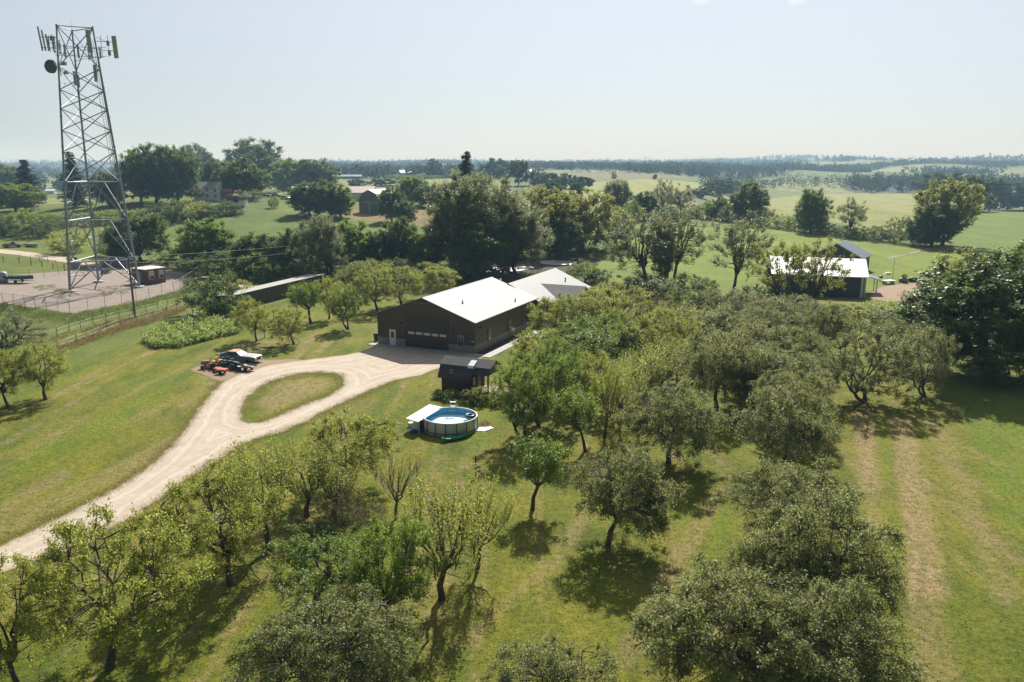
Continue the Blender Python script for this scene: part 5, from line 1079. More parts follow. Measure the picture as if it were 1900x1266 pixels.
q = MB(); q.bar((.25, -.35, 1.02), (.25, .35, 1.02), .02, 5); q.bar((.4, 0, .8), (.25, 0, 1.02), .03, 5); q.build('handlebar', m_black, e); q = MB(); q.bb(-.6, .05, -.16, .16, .781, .88); q.build('seat', m_black, e, bevel=.04)
e = empty('flatbed_trailer', G(460, 688, 0), R(-16), 'small flat grey trailer in front of the coupe bumper', 'trailer')
q = MB(); q.bb(-.9, .9, -.55, .55, .48, .55); q.build('deck', flat('grey_deck', (.33, .30, .28), .7), e); q = MB(); q.bb(-.9, .9, -.56, -.5, .551, .70); q.bb(-.9, .9, .5, .56, .551, .70); q.build('side_board', m_wood, e); q = MB(); q.bar((-.9, 0, .45), (-1.9, 0, .38), .04, 5); q.bar((-1.8, 0, .36), (-1.8, 0, 0), .03, 5); q.build('drawbar', m_trim, e)
for s in (-1, 1): wheel(e, .1, s * .66, .24, .16, m_steel)
e = empty('garden_cart', G(413, 694, 0), R(-14), 'small orange red tow cart near the garden tractor', 'cart'); mo = flat('orange_red_paint', (.48, .13, .06), .6, var=.2)
q = MB(); q.loft([[(-.5, -.35, .35), (.5, -.35, .35), (.5, .35, .35), (-.5, .35, .35)], [(-.6, -.42, .62), (.6, -.42, .62), (.6, .42, .62), (-.6, .42, .62)]]); q.build('tub', mo, e); q = MB(); q.bar((-.5, 0, .34), (-1.15, 0, .3), .03, 5); q.build('drawbar', mo, e)
for s in (-1, 1): wheel(e, 0, s * .46, .21, .12, m_steel)
e = empty('mower_attachment', G(405, 690, 0), R(-14), 'orange red tiller attachment behind the garden tractor', 'tiller'); q = MB(); q.bb(-.4, .3, -.4, .4, .2, .5); q.bar((.3, 0, .45), (.85, 0, .4), .05, 5); q.build('housing', mo, e, bevel=.04)
for s in (-1, 1): wheel(e, -.3, s * .46, .18, .1, m_steel)
# bicycle
bk = empty('bicycle', G(541, 640, 0) + Vector((0, -.15, 0)), R(-6), 'bicycle leaning against the foot of the leaning small tree', 'bicycle')
for x in (-.68, .68):
    vs = [((.46 + .028 * math.cos(v)) * math.cos(u) + x, .028 * math.sin(v), (.46 + .028 * math.cos(v)) * math.sin(u) + .49) for u in [2 * math.pi * i / 28 for i in range(28)] for v in [2 * math.pi * j / 6 for j in range(6)]]
    q = MB().add(vs, [(i * 6 + j, ((i + 1) % 28) * 6 + j, ((i + 1) % 28) * 6 + (j + 1) % 6, i * 6 + (j + 1) % 6) for i in range(28) for j in range(6)]); w_ = q.build('wheel', m_tyre, bk); q = MB()
    for k in range(12): a = k * math.pi / 6; q.bar((x, 0, .49), (x + .44 * math.cos(a), 0, .49 + .44 * math.sin(a)), .006, 3)
    q.build('spokes', m_steel, w_)
q = MB(); bb_ = (-.12, 0, .42); st_ = (-.3, 0, 1.0); hd = (.42, 0, 1.02)
for a, b_ in ((bb_, st_), (bb_, (.46, 0, .88)), (st_, hd), ((-.68, 0, .49), bb_), ((-.68, 0, .49), (-.28, 0, .95)), ((.68, 0, .49), (.42, 0, 1.1))): q.bar(a, b_, .024, 6)
q.build('frame', flat('white_grey_frame', (.45, .47, .5), .4), bk); q = MB(); q.bar((.42, 0, 1.1), (.40, 0, 1.2), .02, 5); q.bar((.40, -.3, 1.2), (.40, .3, 1.2), .018, 5); q.build('handlebar', m_black, bk); q = MB(); q.box((-.34, 0, 1.12), (.28, .14, .07)); q.bar(st_, (-.34, 0, 1.1), .018, 5); q.build('saddle', m_black, bk, bevel=.02)
def car(name, px, py, yaw, paint, label, pickup=False, glare=False, sc_=1.0):
    e = empty(name, G(px, py), yaw, label, 'truck' if pickup else 'car'); e.scale = (sc_,) * 3; mp = flat('car_paint_%d' % px, paint, .25, .2, var=.05, spec=.8)
    q = MB(); xs = [(-2.5, .8, .85, .4), (-2.3, .93, .98, .3), (-.9, .96, 1.0, .28), (.9, .96, 1.02, .28), (2.1, .92, .92, .3), (2.4, .8, .75, .4)]
    q.loft([[(x, -w * .92, zb), (x, -w, zb + .2), (x, -w, zt - .1), (x, -w * .9, zt), (x, w * .9, zt), (x, w, zt - .1), (x, w, zb + .2), (x, w * .92, zb)] for x, w, zt, zb in xs]); q.build('body', mp, e)
    a, b_ = (-.4, .9) if pickup else (-1.9, .95)
    q = MB(); q.loft([[(a, -.8, 1.0), (a, .8, 1.0), (b_ + .3, .84, 1.02), (b_ + .3, -.84, 1.02)], [(a + .35, -.64, 1.58), (a + .35, .64, 1.58), (b_ - .35, .66, 1.58), (b_ - .35, -.66, 1.58)]]); q.build('window', m_glass, e)
    q = MB(); q.slab((a + .25, -.68, 1.63), (b_ - .3, -.68, 1.63), (b_ - .3, .68, 1.63), (a + .25, .68, 1.63), .05); q.build('roof', mp, e, bevel=.02)
    if pickup: q = MB(); q.bb(-2.25, -.5, -.7, .7, 1.005, 1.02); q.build('bed', m_black, e); q = MB(); q.bb(-2.25, -.5, -.92, -.84, 1.0, 1.1); q.bb(-2.25, -.5, .84, .92, 1.0, 1.1); q.build('bed_rail', mp, e)
    for s in (-1, 1):
        q = MB(); q.box((2.36, s * .66, .72), (.1, .32, .16)); q.build('headlight', m_chrome, e)
        for x in (-1.5, 1.55): wheel(e, x, s * .84, .36, .24)
    q = MB(); q.bb(2.38, 2.5, -.85, .85, .38, .55); q.build('bumper', m_chrome, e, bevel=.03)
    return e
car('pickup_truck', 1712, 552, R(192), (.30, .42, .52), 'pale blue pickup truck half hidden by the dark maple', True)
car('parked_car', 491, 366, R(5), (.10, .09, .10), 'dark van parked at the farmstead', sc_=1.1)
car('parked_car', 512, 366, R(20), (.18, .20, .22), 'grey car parked between dark van and white car', sc_=1.0)
car('parked_car', 530, 370, R(-30), (.78, .80, .82), 'white car glinting in the sun at the farmstead', sc_=1.05)
car('abandoned_truck', 24, 459, R(15), (.16, .18, .20), 'derelict grey truck under scrub beside the farm road', True)
def boat(px, py, yaw, L_, c, label, name='boat', trailer=False, z0=0.0):
    e = empty(name, G(px, py), yaw, label, 'boat'); q = MB(); rings = []
    for i in range(12):
        u = i / 11; w = 1.0 * (1 - max(0, u - .55) ** 2 / .21) ** .5 if u < 1 else .05; w = max(w, .06); x = (u - .5) * L_; sh_ = .15 * u * u
        rings.append([(x, -w, z0 + .95 + sh_), (x, -w * .8, z0 + .45 + sh_ * .5), (x, 0, z0 + .2 + sh_), (x, w * .8, z0 + .45 + sh_ * .5), (x, w, z0 + .95 + sh_), (x, w * .86, z0 + .93 + sh_), (x, 0, z0 + .5 + sh_), (x, -w * .86, z0 + .93 + sh_)])
    q.loft(rings); q.build('hull', flat('hull_%d' % px, c, .4), e, smooth=False); q = MB()
    for x in (-L_ * .22, L_ * .05): q.bb(x - .15, x + .15, -.8, .8, z0 + .7, z0 + .78)
    q.build('bench', m_wood, e)
    if trailer:
        q = MB(); q.bar((-L_ * .4, -.5, .5), (L_ * .55, 0, .5), .05, 5); q.bar((-L_ * .4, .5, .5), (L_ * .55, 0, .5), .05, 5); q.bar((0, -.95, .35), (0, .95, .35), .05, 5); q.bar((L_ * .55, 0, .5), (L_ * .55, 0, 0), .04, 5); q.build('trailer_frame', m_steel, e)
        for s in (-1, 1): wheel(e, -.2, s * 1.05, .34, .2, m_steel)
    return e
boat(60, 458, R(-28), 5.6, (.42, .44, .46), 'silver upturned looking boat beside the derelict truck', z0=-.1)
boat(37, 525, R(-4), 6.0, (.03, .09, .06), 'dark green boat on a trailer inside the compound', trailer=True, z0=.45)
for px, lb in ((-6, 'white tank at the left frame edge of the compound'), (7, 'grey white tank beside the green boat')):
    e = empty('storage_tank', G(px, 525, 0), 0, lb, 'tank'); q = MB(); q.lathe([(.85, 0), (.85, 1.9), (.6, 2.25), (.2, 2.35)], 20); q.build('tank', flat('tank_white', (.33, .35, .37), .5), e, smooth=True); q = MB(); q.lathe([(.87, .9), (.88, 1.0), (.87, 1.1)], 20, cap=False); q.build('band', m_steel, e)
# calves
def calf(px, py, yaw, label):
    e = G(px, py, 0); o = empty('calf', e, yaw, label, 'calf'); bm = bmesh.new(); vs = [(-.7, 0, .95), (-.3, 0, .98), (.25, 0, .95), (.5, 0, 1.0), (.75, 0, 1.12), (1.0, 0, 1.05), (1.15, 0, .93),
        (.35, .2, .6), (.36, .2, .3), (.35, .2, .03), (.35, -.2, .6), (.36, -.2, .3), (.35, -.2, .03), (-.6, .2, .6), (-.68, .2, .35), (-.62, .2, .03), (-.6, -.2, .6), (-.68, -.2, .35), (-.62, -.2, .03), (-.85, 0, .75)]
    ed = [(0, 1), (1, 2), (2, 3), (3, 4), (4, 5), (5, 6), (2, 7), (7, 8), (8, 9), (2, 10), (10, 11), (11, 12), (0, 13), (13, 14), (14, 15), (0, 16), (16, 17), (17, 18), (0, 19)]
    me = bpy.data.meshes.new('body'); me.from_pydata(vs, ed, []); b_ = bpy.data.objects.new('body', me); col.objects.link(b_); b_.parent = o; me.materials.append(flat('calf_%d' % px, (.10, .035, .02) if px % 2 else (.03, .02, .02), .8))
    md = b_.modifiers.new('skin', 'SKIN'); rs = [.3, .33, .3, .24, .17, .15, .10] + [.12, .07, .055] * 2 + [.14, .07, .055] * 2 + [.04]
    for sv, r_ in zip(me.skin_vertices[0].data, rs): sv.radius = (r_, r_)
    me.skin_vertices[0].data[0].use_root = True; b_.modifiers.new('sub', 'SUBSURF').levels = 1; return o
calf(131, 489, R(170), 'reddish calf standing left on the track behind the mast'); calf(142, 487, R(150), 'dark calf on the track just right of the reddish one')
# orchard bench table
e = empty('picnic_table', G(1250, 716, 0), R(15), 'round weathered wooden seat around the small sapling', 'bench'); q = MB(); q.bb(-.9, .9, -.35, .35, .70, .75); q.build('table_top', m_wood, e)
for s in (-1, 1):
    q = MB(); q.bb(-.9, .9, s * .75 - .13, s * .75 + .13, .42, .46); q.build('seat', m_wood, e); q = MB(); q.bar((s * .6, -.7, 0), (s * .6, .1, .7), .05, 4); q.bar((s * .6, .7, 0), (s * .6, -.1, .7), .05, 4); q.build('leg', m_wood, e)
# yard clutter by the long barn
def clutter(name, px, py, fn, label, cat, yaw=0): e = empty(name, G(px, py), yaw, label, cat); fn(e); return e
def c_grill(e): q = MB(); q.ball((0, 0, .8), .35, 12, 8, (1.3, 1, .8)); q.build('lid', m_black, e); q = MB(); q.bar((-.3, 0, 0), (-.25, 0, .7), .03, 4); q.bar((.3, 0, 0), (.25, 0, .7), .03, 4); q.build('leg', m_steel, e)
def c_umb(e): q = MB(); q.lathe([(.95, 1.0), (.6, 1.35), (.05, 1.55)], 12, cap=False); q.build('canopy', flat('pale_yellow_cloth', (.70, .68, .45), .8), e); q = MB(); q.bar((0, 0, 0), (0, 0, 1.5), .03, 5); q.build('pole', m_steel, e)
def c_cover(c): 
    def f(e): q = MB(); q.ball((0, 0, .45), .75, 12, 8, (1.4, .8, .75)); q.build('cover', flat('cover_%s' % str(c[0]), c, .6), e, smooth=True); q = MB(); q.bb(-.8, .8, -.4, .4, 0, .12); q.build('base', m_trim, e)
    return f
def c_table(e): q = MB(); q.bb(-1.2, 1.2, -.8, .8, .66, .74); q.build('top', m_white, e); q = MB(); q.bb(-1.0, -.9, -.6, .6, 0, .66); q.bb(.9, 1.0, -.6, .6, 0, .66); q.build('leg', m_steel, e)
clutter('yard_umbrella', 1647, 518, c_umb, 'small pale yellow umbrella at the yard back edge', 'umbrella'); clutter('covered_machine', 1709, 527, c_cover((.48, .50, .53)), 'grey covered machine at the yard back edge', 'machine')
clutter('covered_machine', 1694, 523, c_cover((.05, .05, .055)), 'black covered machine left of the grey one', 'machine'); clutter('covered_machine', 1676, 524, c_cover((.2, .2, .22)), 'dark mound of things beside the potted tree', 'machine')
clutter('white_table', 1648, 527, c_table, 'white table beside the barn porch in the yard', 'table', .3); clutter('yard_grill', 1634, 521, c_grill, 'dark round grill next to the white table', 'grill'); clutter('covered_machine', 1728, 533, c_cover((.62, .60, .58)), 'pale covered machine near the dark maple', 'machine')
tree('young', 1677, 525, 9, 508, 'tiny potted tree at the back of the gravel yard', cat='tree')
p = G(1656, 520); q = MB(); q.bar((0, 0, -.1), (0, 0, top_at(p, 478)), .05, 6); q.lathe([(.08, 0), (.08, .3)], 8); o = q.build('flag_pole', m_steel); o.location = p; tag(o, 'tall thin pole standing at the yard back edge', 'pole')
p = G(1671, 556); e = empty('yard_gate', p, 0, 'thin metal gate frame in front of the gravel yard', 'gate'); q = MB(); q.tube([(0, 0, 0), (0, 0, 1.3), (2.2, 0, 1.3), (2.2, 0, 0)], .03, 5); q.bar((0, 0, .5), (2.2, 0, .5), .025, 5); q.build('frame', m_steel, e)
q = MB(); q.bar((0, 0, .05), (0, 0, 1.4), .05, 5); q.build('post', m_steel, e)
# clouds at the top edge
for px, lb in ((1300, 1), (1478, 2)):
    D = Vector(ray(px, 2)); D = D / D.y * 11500; q = MB(); q.ball((0, 0, 0), 1, 28, 18); rg_ = random.Random(px); ph_ = [rg_.uniform(0, 6) for _ in range(6)]
    q.v = [(x * 130 * (1 + .25 * math.sin(5 * x + ph_[0]) * math.sin(4 * z + ph_[1])), y * 80, z * 34 * (1 + .4 * math.sin(6 * x + ph_[2]) + .2 * math.sin(13 * x + ph_[3]))) for x, y, z in q.v]
    m = bpy.data.materials.new('cloud_vapour'); m.use_nodes = True; nn_ = m.node_tree.nodes; nn_.clear(); v_ = nn_.new('ShaderNodeVolumeScatter'); v_.inputs['Density'].default_value = .0007; v_.inputs['Anisotropy'].default_value = .5; v_.inputs['Color'].default_value = (1, 1, 1, 1)
    oo_ = nn_.new('ShaderNodeOutputMaterial'); m.node_tree.links.new(v_.outputs[0], oo_.inputs['Volume'])
    o = q.build('cloud', m, smooth=True); o.location = (D.x, D.y, CAM_H + D.z); tag(o, kind='structure')
# ----------------------------------------------------------------- trees one by one
T = tree
G1 = 'apple trees in the orchard row along the gravel drive'
G2 = 'orchard trees on the mown slope below the pool'
G3 = 'orchard trees crowded beside the brown metal workshop'
G4 = 'olive green orchard trees of the right hand rows'
G5 = 'small trees on the lawn left of the brown workshop'
G6 = 'trees in the belt behind the long brown shed'
G7 = 'tall trees beyond the workshop and house'
G8 = 'trees along the hedgerow crossing the far green field'
G9 = 'trees round the farmstead on the rise'
# foreground, left of the drive's foot
T('apple', 40, 1290, 175, 1045, 'dark leafy orchard tree cut by the bottom left corner', 20, G1)
T('apple', 205, 1240, 250, 968, 'big yellow green tree with several stems beside the lower drive', 215, G1)
T('apple', 428, 1085, 185, 882, 'yellow green apple tree leaning over the drive with bare dark trunk', 400, G1)
T('vase', 502, 1022, 135, 818, 'upright sparse tree with forked trunk between drive and dark shade', 462, G1)
T('vase', 570, 958, 95, 822, 'thin tree with reddish forked trunk in the drive row', 556, G1)
T('apple', 650, 905, 145, 768, 'rounded pale green tree at the upper end of the drive row', 645, G1)
T('bare', 735, 962, 85, 845, 'nearly leafless tree of upright grey twigs below the pool', 743, G1, name='bare_tree')
T('brownbush', 640, 985, 75, 905, 'brown twiggy thicket of suckers among the lower orchard trees', 640, G1)
T('vivid', 582, 1125, 150, 985, 'dark green orchard tree with twisted leaning trunk in deep shade', 620, G2)
T('vivid', 740, 1170, 135, 962, 'green orchard tree with long bare trunk over a big shadow', 728, G2)
T('vase', 820, 1112, 135, 898, 'vase shaped tree of straight upright shoots on a dark trunk', 822, G2)
T('vase', 886, 1056, 82, 878, 'narrow vase shaped tree at the edge of the open mown strip', 906, G2)
T('olive', 628, 1330, 265, 1120, 'dull olive tree with dead twigs cut by the bottom edge', 625, G2)
T('olive', 1028, 1400, 210, 1212, 'olive tree top poking up at the middle of the bottom edge', 1030, G2)
T('bush', 590, 1010, 70, 965, 'low dark bush in the shade between two drive row trees', None, G1)
T('brownbush', 690, 1000, 60, 930, 'small bronze sucker clump beside the upright grey twig tree', None, G1)
T('vase', 620, 960, 90, 835, 'airy tree between the red forked trunk and the grey twig tree', 620, G1)
# centre row on the slope
T('young', 988, 946, 88, 812, 'young oval tree with suckers at its foot on the mown strip', 998, G2)
T('olive', 1128, 1012, 158, 836, 'spreading olive tree with crooked leaning trunk and wide shadow', 1156, G2)
T('olive', 1240, 860, 148, 716, 'umbrella shaped drooping tree standing alone on a straight trunk', 1248, G2)
T('olive', 1330, 762, 130, 618, 'olive tree with Y forked trunk up the slope from the umbrella tree', 1330, G2)
T('young', 1086, 838, 68, 716, 'small green tree on a thin curved trunk beyond the young oval tree', 1066, G2, var=1)
T('vase', 1122, 812, 62, 672, 'tall thin tree leaning left of the Y shaped pair', 1128, G2)
T('vase', 1150, 787, 66, 672, 'thin forked tree paired with its leaning neighbour', 1158, G2)
T('vivid', 972, 816, 88, 670, 'dense dark green tree with a big shadow right of the cabin', 972, G2)
T('vivid', 1004, 790, 92, 636, 'second dark green tree just behind the one right of the cabin', 1020, G2)
# crowd beside the workshop
for a in [('apple', 1048, 655, 112, 548, 'yellow green tree touching the walk at the workshop back corner'),
          ('apple', 1004, 705, 92, 612, 'pale leafy tree overhanging the concrete walk'),
          ('apple', 1082, 645, 125, 540, 'yellow green tree in front of the dark house porch'),
          ('apple', 1150, 628, 115, 528, 'round leafy tree behind the porch tree at the orchard top'),
          ('brownbush', 1205, 632, 85, 548, 'bronze leaved bushy tree among the green ones'),
          ('vivid', 1072, 712, 120, 610, 'bright green tree in the middle of the workshop orchard'),
          ('vivid', 1128, 690, 105, 588, 'green tree with a reddish twig patch on its crown'),
          ('apple', 1186, 690, 100, 585, 'yellowish tree on the right side of the workshop orchard'),
          ('vivid', 1030, 745, 95, 640, 'vivid green tree above the dark pair beside the cabin'),
          ('apple', 1100, 760, 88, 655, 'lightly leaved tree behind the tall thin leaning tree'),
          ('vase', 1200, 745, 70, 640, 'upright pale tree left of the bench tree'),
          ('vase', 1228, 722, 60, 626, 'slender multi stem tree just left of the wooden bench'),
          ('young', 1256, 708, 46, 640, 'very small sapling standing over the wooden bench'),
          ('apple', 1240, 668, 90, 570, 'loose green tree uphill of the wooden bench'),
          ('vase', 1290, 640, 75, 560, 'thin twiggy yellow green tree before the tall loose trees'),
          ('apple', 1115, 590, 80, 530, 'low leafy tree at the house corner edge of the orchard'),
          ('vivid', 1275, 606, 70, 540, 'green tree in front of the ivy covered tall trunk')]:
    T(*a, group=G3)
# right hand olive rows
for a in [('olive', 1345, 660, 110, 575, 'olive tree at the head of the first right row', None),
          ('olive', 1400, 690, 120, 600, 'wide olive tree behind the Y forked tree', None),
          ('olive', 1375, 615, 105, 545, 'olive tree below the tall leaning roadside tree', None),
          ('olive', 1440, 640, 105, 560, 'olive tree in front of the large white roofed barn', None),
          ('olive', 1395, 760, 120, 650, 'olive tree merging with the right row behind the Y forked tree', None),
          ('olive', 1455, 770, 135, 655, 'tall olive tree in the middle of the right row', 1445),
          ('olive', 1455, 868, 145, 722, 'round dark olive tree shading the strip at the row gap', 1450),
          ('olive', 1480, 700, 95, 612, 'olive tree on the row edge by the shaded gap', None),
          ('olive', 1540, 655, 75, 565, 'small dark stemmed olive tree in front of the barn end', 1535),
          ('olive', 1480, 610, 100, 550, 'dark olive tree below the gold leaved barn trees', None),
          ('olive', 1410, 735, 110, 640, 'olive tree filling the right row below the wide one', None),
          ('olive', 1500, 745, 95, 660, 'olive tree leaning out of the right row over the shaded gap', None),
          ('olive', 1425, 660, 100, 575, 'olive tree deep in the right rows near the gold leaved trees', None),
          ('olive', 1320, 610, 90, 540, 'olive tree left of the V stemmed tall tree foot', None),
          ('olive', 1475, 810, 120, 690, 'olive tree just above the round dark one in the row', None),
          ('fan', 1606, 747, 138, 600, 'fan shaped olive tree alone in the right field', 1605),
          ('fan', 1716, 735, 92, 608, 'multi stem olive tree next to the fan shaped one', 1708),
          ('olive', 1475, 1035, 180, 868, 'olive tree at the top of the large foreground clump', 1472),
          ('olive', 1530, 1175, 205, 925, 'big olive tree on the right flank of the foreground clump', 1518),
          ('olive', 1350, 1300, 270, 1055, 'wide olive tree at the left of the foreground clump', 1340),
          ('olive', 1515, 1330, 255, 1090, 'largest olive tree filling the bottom right of the clump', 1510),
          ('olive', 1440, 1180, 170, 990, 'olive tree in the heart of the foreground clump', 1450),
          ('bushlight', 1660, 610, 95, 570, 'pale weedy shrub at the gravel yard edge', None),
          ('bushlight', 1590, 600, 80, 565, 'low weedy shrub under the white garage posts', None),
          ('bushlight', 1710, 600, 80, 562, 'tall pale weeds by the blue pickup truck', None),
          ('olive', 1690, 650, 85, 590, 'grey olive tree left of the huge dark maple', None)]:
    T(*a[:6], cx=a[6], group=G4)
T('maple', 1832, 694, 225, 478, 'huge dark maple on the right beside the yard', 1812)
T('gold', 1800, 600, 120, 466, 'yellowish tree crown behind the huge dark maple', 1795)
T('maple', 1930, 640, 150, 452, 'dark tree cut by the right edge behind the maple', 1925)
T('bush', 1885, 712, 90, 672, 'low dark bush at the right edge under the maple', None)
# left edge
T('willow', 8, 665, 115, 578, 'feathery grey green willow at the left edge', 15)
T('apple', 85, 742, 92, 640, 'leafy lawn tree second from the left edge', 78, G5)
T('apple', 16, 757, 80, 648, 'lawn tree at the left edge with a dark shadow', 12, G5)
# lawn left of workshop
T('apple', 476, 632, 58, 555, 'small tree with straight trunk by the white post', 470, G5)
T('apple', 545, 638, 64, 568, 'leaning small tree with the bicycle at its foot', 522, G5)
T('young', 577, 600, 58, 523, 'dark green small tree in front of the long brown shed', 566, G5)
T('apple', 611, 592, 52, 515, 'thin trunked tree right of the shed end', 610, G5)
T('vivid', 646, 612, 44, 534, 'small upright tree nearest the workshop corner', 643, G5)
for a in [('apple', 700, 578, 75, 500, 'leafy tree behind the left eave of the workshop'),
          ('apple', 745, 568, 78, 492, 'round tree behind the workshop gable'),
          ('apple', 806, 552, 75, 488, 'pale green tree at the back of the workshop roof'),
          ('olive', 662, 555, 70, 488, 'greyer tree behind the silver gas tank'),
          ('apple', 690, 540, 60, 482, 'small tree furthest back in the lawn group')]:
    T(*a, group=G5)
T('bush', 402, 584, 98, 506, 'big round dark bush at the near end of the long brown shed')
T('bushlight', 445, 560, 45, 520, 'small shrub between the big round bush and the long shed')
# belt behind the shed
for a in [('round', 262, 486, 92, 396, 'dark round tree behind the equipment shelter', 252),
          ('round', 384, 500, 84, 409, 'bushy tree at the left end of the belt', None),
          ('bush', 330, 498, 60, 455, 'light shrubs left of the belt', None),
          ('bush', 435, 506, 60, 462, 'low dark tree between bushy tree and shed belt', None),
          ('round', 480, 510, 78, 436, 'medium tree with yellowish tips in the belt', None),
          ('round', 545, 512, 70, 428, 'dark tree left of the tall grey green one', None),
          ('cotton', 600, 520, 78, 403, 'tall grey green tree in the middle of the belt', None),
          ('round', 655, 508, 66, 413, 'dark tree right of the tall grey green one', None),
          ('round', 703, 506, 58, 432, 'medium dark tree in the belt before the grey barn', None),
          ('round', 745, 505, 64, 408, 'taller dark tree with pointed top in the belt', None),
          ('round', 790, 508, 62, 438, 'dark tree at the right end of the belt', None),
          ('bush', 510, 520, 60, 478, 'low bush in the shade under the belt', None),
          ('bush', 655, 525, 60, 485, 'low bush behind the lawn trees', None),
          ('bush', 570, 518, 50, 485, 'low bush at the foot of the tall grey green tree', None),
          ('bush', 735, 520, 70, 480, 'dark undergrowth bush behind the round tree', None),
          ('olive', 755, 500, 60, 455, 'small tree at the belt end below the pointed one', None),
          ('bush', 390, 512, 90, 470, 'dark undergrowth at the foot of the bushy belt tree', None),
          ('bush', 470, 516, 90, 470, 'dark undergrowth below the yellowish tipped tree', None)]:
    T(*a[:6], cx=a[6], group=G6)
for a in [('cotton', 868, 512, 118, 325, 'huge grey green cottonwood in the middle of the picture', 868),
          ('cotton', 925, 505, 100, 340, 'second tall cottonwood with an arching crown', 925),
          ('cotton', 838, 505, 80, 370, 'cottonwood on the left flank of the huge one', 838),
          ('cotton', 962, 512, 90, 385, 'lower cottonwood leaning over the creek', 965),
          ('maple', 900, 520, 90, 420, 'dark tree filling the foot of the cottonwoods', None),
          ('bush', 860, 525, 80, 470, 'dark creekside bush under the cottonwoods', None),
          ('gold', 1002, 478, 95, 350, 'golden topped tree right of the cottonwoods', None),
          ('gold', 1080, 470, 98, 356, 'large yellowish green tree behind the creek', None),
          ('gold', 1050, 466, 70, 366, 'yellow green tree between the two golden ones', None),
          ('gold', 1140, 460, 64, 384, 'smaller gold tipped tree at the end of the creek group', None),
          ('maple', 1035, 480, 75, 400, 'dark green tree low in front of the golden ones', None),
          ('bush', 1100, 468, 70, 425, 'dark bush at the right foot of the golden trees', None),
          ('spruce', 866, 430, 62, 276, 'tall dark spruce rising above the skyline', None),
          ('spruce', 938, 430, 44, 322, 'smaller dark spruce tip behind the cottonwoods', None),
          ('bush', 1086, 522, 52, 484, 'dark green shrub at the far corner of the house', None),
          ('bush', 1112, 526, 40, 500, 'low shrub against the house end wall', None),
          ('loose', 1200, 530, 112, 392, 'airy tree with wide crown and ivy covered trunk', 1180),
          ('loose', 1250, 528, 92, 385, 'airy tree of thin upright stems in the green field', 1265),
          ('cotton', 1228, 532, 34, 420, 'dark ivy covered stem between the airy trees', None),
          ('loose', 1358, 548, 88, 396, 'open crowned tree with bare V shaped stems', 1370),
          ('bush', 1200, 548, 90, 505, 'dark shrub under the airy trees', None),
          ('bush', 1285, 552, 80, 508, 'shrub between the airy trees and the V stemmed tree', None),
          ('bushlight', 1240, 556, 60, 520, 'pale green shrub under the ivy stem', None),
          ('bush', 1400, 580, 80, 530, 'dark shrub at the left end of the big barn', None),
          ('loosegold', 1445, 585, 92, 448, 'gold leaved tree covering the left end of the white roof', 1440),
          ('loosegold', 1512, 580, 100, 445, 'gold leaved tree in front of the white roof', 1512),
          ('bush', 1470, 590, 70, 545, 'dark shrub between the gold leaved barn trees', None)]:
    T(*a[:6], cx=a[6], group=G7)
# hedgerow and its trees
for i_, (x, y, w, ty, kd) in enumerate([(1320, 408, 34, 371, 'bush'), (1355, 412, 40, 380, 'bush'), (1421, 420, 30, 385, 'bush'), (1445, 424, 44, 398, 'bushlight'), (1475, 428, 40, 400, 'bush'),
                                        (1535, 436, 44, 415, 'bush'), (1565, 440, 44, 418, 'bush'), (1600, 444, 46, 422, 'bush'), (1632, 448, 44, 420, 'bush'), (1668, 451, 46, 402, 'bushlight'),
                                        (1700, 455, 40, 410, 'bush'), (1505, 432, 44, 408, 'bush'), (1295, 405, 34, 380, 'bush'), (1395, 418, 36, 396, 'bush')]):
    T(kd, x, y, w, ty, '%s hedgerow shrub from the left below the far mown field' % ['third', 'fourth', 'sixth', 'seventh', 'eighth', 'tenth', 'eleventh', 'twelfth', 'thirteenth', 'fourteenth', 'fifteenth', 'ninth', 'leftmost', 'fifth'][i_], group='shrubs of the hedgerow crossing the far green field')
for a in [('maple', 1388, 415, 56, 341, 'dark forked tree standing in the hedgerow', None),
          ('round', 1503, 432, 52, 354, 'full round tree in the hedgerow', None),
          ('loose', 1577, 440, 48, 368, 'thin open tree in the hedgerow', None),
          ('gold', 1748, 455, 92, 336, 'great golden brown tree at the hedgerow end', None),
          ('maple', 1728, 458, 70, 385, 'dark lower tree under the golden brown one', None),
          ('cotton', 1150, 398, 36, 335, 'slim tree left of the slim pair behind the creek', None),
          ('cotton', 1135, 395, 30, 337, 'slim pale tree beside the slim dark one', None),
          ('loose', 1228, 405, 34, 333, 'tall narrow open tree before the pale field', None),
          ('loose', 1262, 408, 44, 343, 'round open tree beside the tall narrow one', None),
          ('maple', 1195, 408, 44, 357, 'dark tree between slim pair and narrow tree', None),
          ('bush', 1170, 412, 40, 375, 'dark bushes left of the narrow open tree', None),
          ('bush', 1240, 415, 50, 385, 'dark bushes under the narrow open tree', None),
          ('round', 1336, 408, 30, 368, 'round bright shrub like tree at the hedge start', None)]:
    T(*a[:6], cx=a[6], group=G8)
